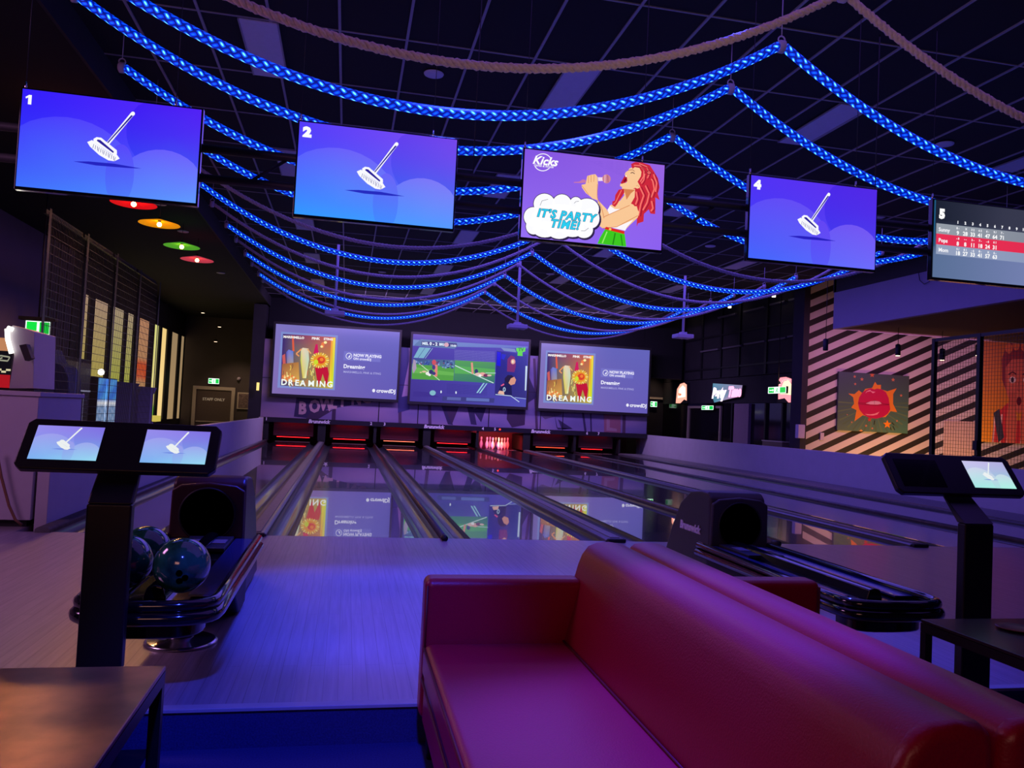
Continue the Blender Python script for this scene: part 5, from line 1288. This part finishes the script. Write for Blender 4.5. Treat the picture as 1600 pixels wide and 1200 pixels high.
p.poly([(.42, .58), (.50, .62), (.54, .80), (.52, 1), (.40, 1), (.38, .8)], SKN, raw=True); p.poly([(.70, .58), (.62, .62), (.58, .80), (.60, 1), (.74, 1), (.76, .8)], SKN, raw=True)
for a_ in (.43, .46, .49, .64, .67, .70): p.line([(a_, .52), (a_, .66)], .010, (190, 90, 70), raw=True)
p.poly([(.20, .72), (.28, .68), (.36, .95), (.28, 1)], (60, 66, 80), raw=True); p.poly([(.86, .62), (1, .60), (1, .95), (.86, .95)], (60, 70, 90), raw=True)
for (x_, y_) in ((.40, .10), (.5, .07), (.62, .08), (.72, .12)): p.ell(x_, y_, .05, .05, (235, 130, 70), raw=True, n=14)
t = thing('woman_painting', (A.x, A.y, zb), 'orange canvas of a surprised woman holding her cheeks, seen through wire mesh', 'painting')
bx = MB(); o_ = Vector((A.x, A.y, zb)); q_ = [o_ - nrm * .001, o_ + axv * W - nrm * .001, o_ + axv * W - nrm * .055, o_ - nrm * .055]
bx.hexa([tuple(v_) for v_ in q_] + [tuple(v_ + Vector((0, 0, H))) for v_ in q_]); bx.build('canvas', mat('canvas_edge', (.12, .14, .13), .8), t)
p.build('painted_face', M['print'], t, o_ + nrm * .001, axv, (0, 0, 1), dz=.0003)
# cream panel on the turned wall
A = onB(1475, 657, .02); Bq = onB(1522, 720, .02)
bx = MB(); o_ = Vector((A.x, A.y, -.45)); W = (Vector((Bq.x, Bq.y, 0)) - Vector((A.x, A.y, 0))).length
q_ = [o_, o_ + axv * W, o_ + axv * W - nrm * .018, o_ - nrm * .018]; bx.hexa([tuple(v_) for v_ in q_] + [tuple(v_ + Vector((0, 0, A.z + .45))) for v_ in q_])
t = bx.build('door_panel', mat('pink_cream_panel', (.60, .46, .42), .6, noise=.04), None, loc=o_); tag(t, 'plain cream panel against the turned striped wall behind the mesh', 'panel')
# stair edge light upper right
A = onB(1580, 520, .3); Bq = onB(1640, 545, .3)
o = MB().tube([A, Bq], .05, 8).build('stair_edge_beam', mat('yellow_lit_beam', (.7, .6, .35), .6, noise=.05), None, loc=A); tag(o, 'pale sloping beam at the right edge above the woman painting', 'beam')

# wire mesh enclosure at right
XM = 9.55
t = thing('mesh_enclosure', (XM, 4.2, -.45), 'black framed wire mesh screen on the right before the striped wall', 'mesh screen')
ya, yb, yc = at(1459, 600, x=XM).y, at(1530, 600, x=XM).y, at(1640, 600, x=XM).y
zt = at(1459, 532, x=XM).z
for i_, (a, b) in enumerate(((yb, ya), (yc, yb))):
    mb = MB(); y = a
    while y < b: mb.box(XM - .002, XM + .002, y - .0022, y + .0022, -.45, zt); y += .062
    z = -.4
    while z < zt: mb.box(XM - .003, XM + .003, a, b, z - .0022, z + .0022); z += .062
    mb.build('wire_mesh', M['mesh'], t)
    MB().box(XM - .03, XM + .03, a + .04, b - .04, zt - .03, zt + .03).build('top_rail', M['kiosk'], t)
for y in (ya, yb): MB().box(XM - .035, XM + .035, y - .035, y + .035, -.45, zt + .03).build('post', M['kiosk'], t)
for z in (.95, .7): MB().box(XM - .05, XM - .03, yb - .03, yb + .06, z, z + .16).build('hinge', M['black'], t)

# pendant can lights before the striped wall
for px, py, lb, on in ((1290, 540, 'unlit slim black can light hanging at the left of the striped wall', False), (1403, 548, 'lit black can light hanging above the lips painting', True), (1472, 555, 'lit black can light just inside the mesh screen', True), (1528, 548, 'lit black can light beside the second mesh post', True)):
    c = at(px, py, y=6.9); t = thing('can_light', c, lb, 'pendant light', 'black can lights before the striped wall')
    MB().lathe([(.045, -.10), (.05, -.09), (.05, .12), (.02, .14)], c, 16).build('shade', M['black'], t)
    if on: MB().lathe([(.042, -.104), (.042, -.1005)], c, 16).build('bulb', emat('can_bulb', (255, 225, 170), 6), t)
    MB().cyl(c + Vector((0, 0, .14)), (c.x, c.y, 3.328 if c.x > 9.2 else 4.5), .006, 6).build('cord', M['black'], t)
for k_, (px, py) in enumerate(((1068, 495), (1140, 480), (1209, 463))):
    c = at(px, py, x=10.4); o = MB().lathe([(.05, -.02), (.05, .03)], c, 14).build('spotlight_lens', emat('spot_dot', (255, 235, 210), 4), None, loc=c)
    tag(o, ['ceiling spot farthest along the dark shopfronts', 'middle ceiling spot over the dark shopfronts', 'ceiling spot nearest the striped wall'][k_], 'spotlight', 'spots over the shopfronts')
    MB().cyl((c.x, c.y, c.z + .03), (c.x, c.y, 5.1), .02, 8).build('stem', M['black'], o)
# dispenser on the column
c = at(1249, 674, y=WY - .27)
o = MB().box(c.x - .10, c.x + .08, WY - .38, WY - .251, c.z - .16, c.z + .16).build('dispenser', M['projector'], None, bevel=.015, loc=c); tag(o, 'small pale dispenser on the dark column beside the striped wall', 'dispenser')
c = at(1284, 682, y=WY - .01)
o = MB().box(c.x - .05, c.x + .05, WY - .03, WY - .001, c.z - .09, c.z + .09).build('wall_switch', M['projector'], None, bevel=.005, loc=c); tag(o, 'small white wall switch low on the striped wall', 'switch')
# security camera on the back wall
c = at(1028, 506, y=18.9)
o = MB().lathe([(.001, -.09), (.06, -.06), (.08, 0), (.08, .06)], c, 16, 'y').build('dome_camera', M['projector'], None, loc=c); tag(o, 'small round camera high right of the projection screens', 'camera')

# neon signs on the shopfront fascia
def on11(px, py, x=10.65): return at(px, py, x=x)
def neon_board(label, pts_px, draw, name='neon_sign', x=10.65):
    P_ = [on11(a, b, x) for a, b in pts_px]; ys = [v_.y for v_ in P_]; zs = [v_.z for v_ in P_]
    y1_, y0_, z0_, z1_ = max(ys), min(ys), min(zs), max(zs); W, H = y1_ - y0_, z1_ - z0_
    t = thing(name, (x, (y0_ + y1_) / 2, z0_), label, 'neon sign')
    MB().prism([(v_.y, v_.z) for v_ in P_], 'x', x + .004, x + .09).build('board', M['black'], t)
    p = Pic(W, H); f = lambda px, py: ((y1_ - on11(px, py, x).y) / W, (z1_ - on11(px, py, x).z) / H)
    draw(p, f); p.build('neon_face', M['sign'], t, (x, y1_, z0_), (0, -1, 0), (0, 0, 1), dz=.0008); return t
def party(p, f):
    p.poly([f(a, b) for a, b in ((1114, 599), (1160, 602), (1157, 619), (1116, 629), (1113, 620))], None, cols=[(70, 110, 135), (110, 100, 130), (170, 110, 150), (60, 110, 130), (50, 90, 110)], raw=True)
    a = f(1112.5, 621); p.text('Party', a[0], a[1], .46, (255, 225, 250), bold=.09, shear=.3, aspect=1.0); b = f(1137, 619); p.text('Time', b[0], b[1], .44, (255, 165, 205), bold=.09, shear=.3, aspect=1.0)
neon_board('Party Time neon sign glowing pink on the dark fascia', [(1112, 599), (1161, 602), (1158, 620), (1114, 630)], party)
def arch1(p, f):
    p.poly([f(a, b) for a, b in ((1056, 630), (1058, 608), (1063, 600), (1069, 598), (1073, 601), (1073, 626), (1069, 624), (1063, 630))], (235, 150, 130), raw=True)
    p.poly([f(a, b) for a, b in ((1059, 622), (1061, 608), (1067, 602), (1071, 606), (1071, 620))], (255, 225, 200), raw=True)
    a = f(1060, 618); p.text('Rides', a[0], a[1], .12, (220, 70, 30), bold=.06, aspect=.9)
neon_board('small arched neon sign, far left of the dark fascia', [(1054, 631), (1057, 602), (1065, 597), (1074, 598), (1074, 630)], arch1)
def arch2(p, f):
    p.poly([f(a, b) for a, b in ((1216, 624), (1216, 601), (1221, 599), (1217, 594), (1219, 590), (1228, 589), (1237, 592), (1243, 604), (1244, 628), (1232, 629), (1226, 622))], (235, 130, 140), raw=True)
    p.poly([f(a, b) for a, b in ((1219, 616), (1222, 603), (1225, 596), (1232, 594), (1239, 604), (1240, 618), (1228, 616))], (255, 220, 170), raw=True)
    a = f(1220, 613); p.text('Rides', a[0], a[1], .14, (60, 200, 90), bold=.06, aspect=.9)
    for k_ in range(14): aa = k_ * PI / 13; q_ = f(1230 + 12.5 * math.cos(aa), 607 - 14 * math.sin(aa)); p.ell(q_[0], q_[1], .012, .018, (255, 235, 230), raw=True, n=8)
neon_board('large arched pink neon sign nearest the striped wall', [(1214, 629), (1215, 592), (1222, 587), (1234, 588), (1243, 597), (1245, 629)], arch2)
# crate of things by the shopfront
t = thing('counter_unit', (10.5, 12.6, -.45), 'beige low counter in front of the dark shopfront, below the arched sign', 'counter')
ca, cb = at(1191, 689, x=10.5), at(1222, 692, x=10.5)
MB().box(10.5, 10.8, cb.y, ca.y, -.45, ca.z).build('body', mat('counter_beige', (.22, .17, .13), .6, noise=.08), t, bevel=.01)
MB().box(10.49, 10.82, cb.y - .02, ca.y + .02, ca.z + .001, ca.z + .03).build('top', M['cream'], t)
# spotlight bar lamps at the bulkhead (thin wire)
t = thing('loose_cable', (8.95, 3.2, 3.7), 'thin loop of cable drooping from the bulkhead near television 5', 'cable')
MB().tube([at(a, b, x=9.12) for a, b in ((1435, 425), (1437, 438), (1444, 444), (1452, 440), (1456, 428))], .006, 6).build('cord', M['mesh'], t)
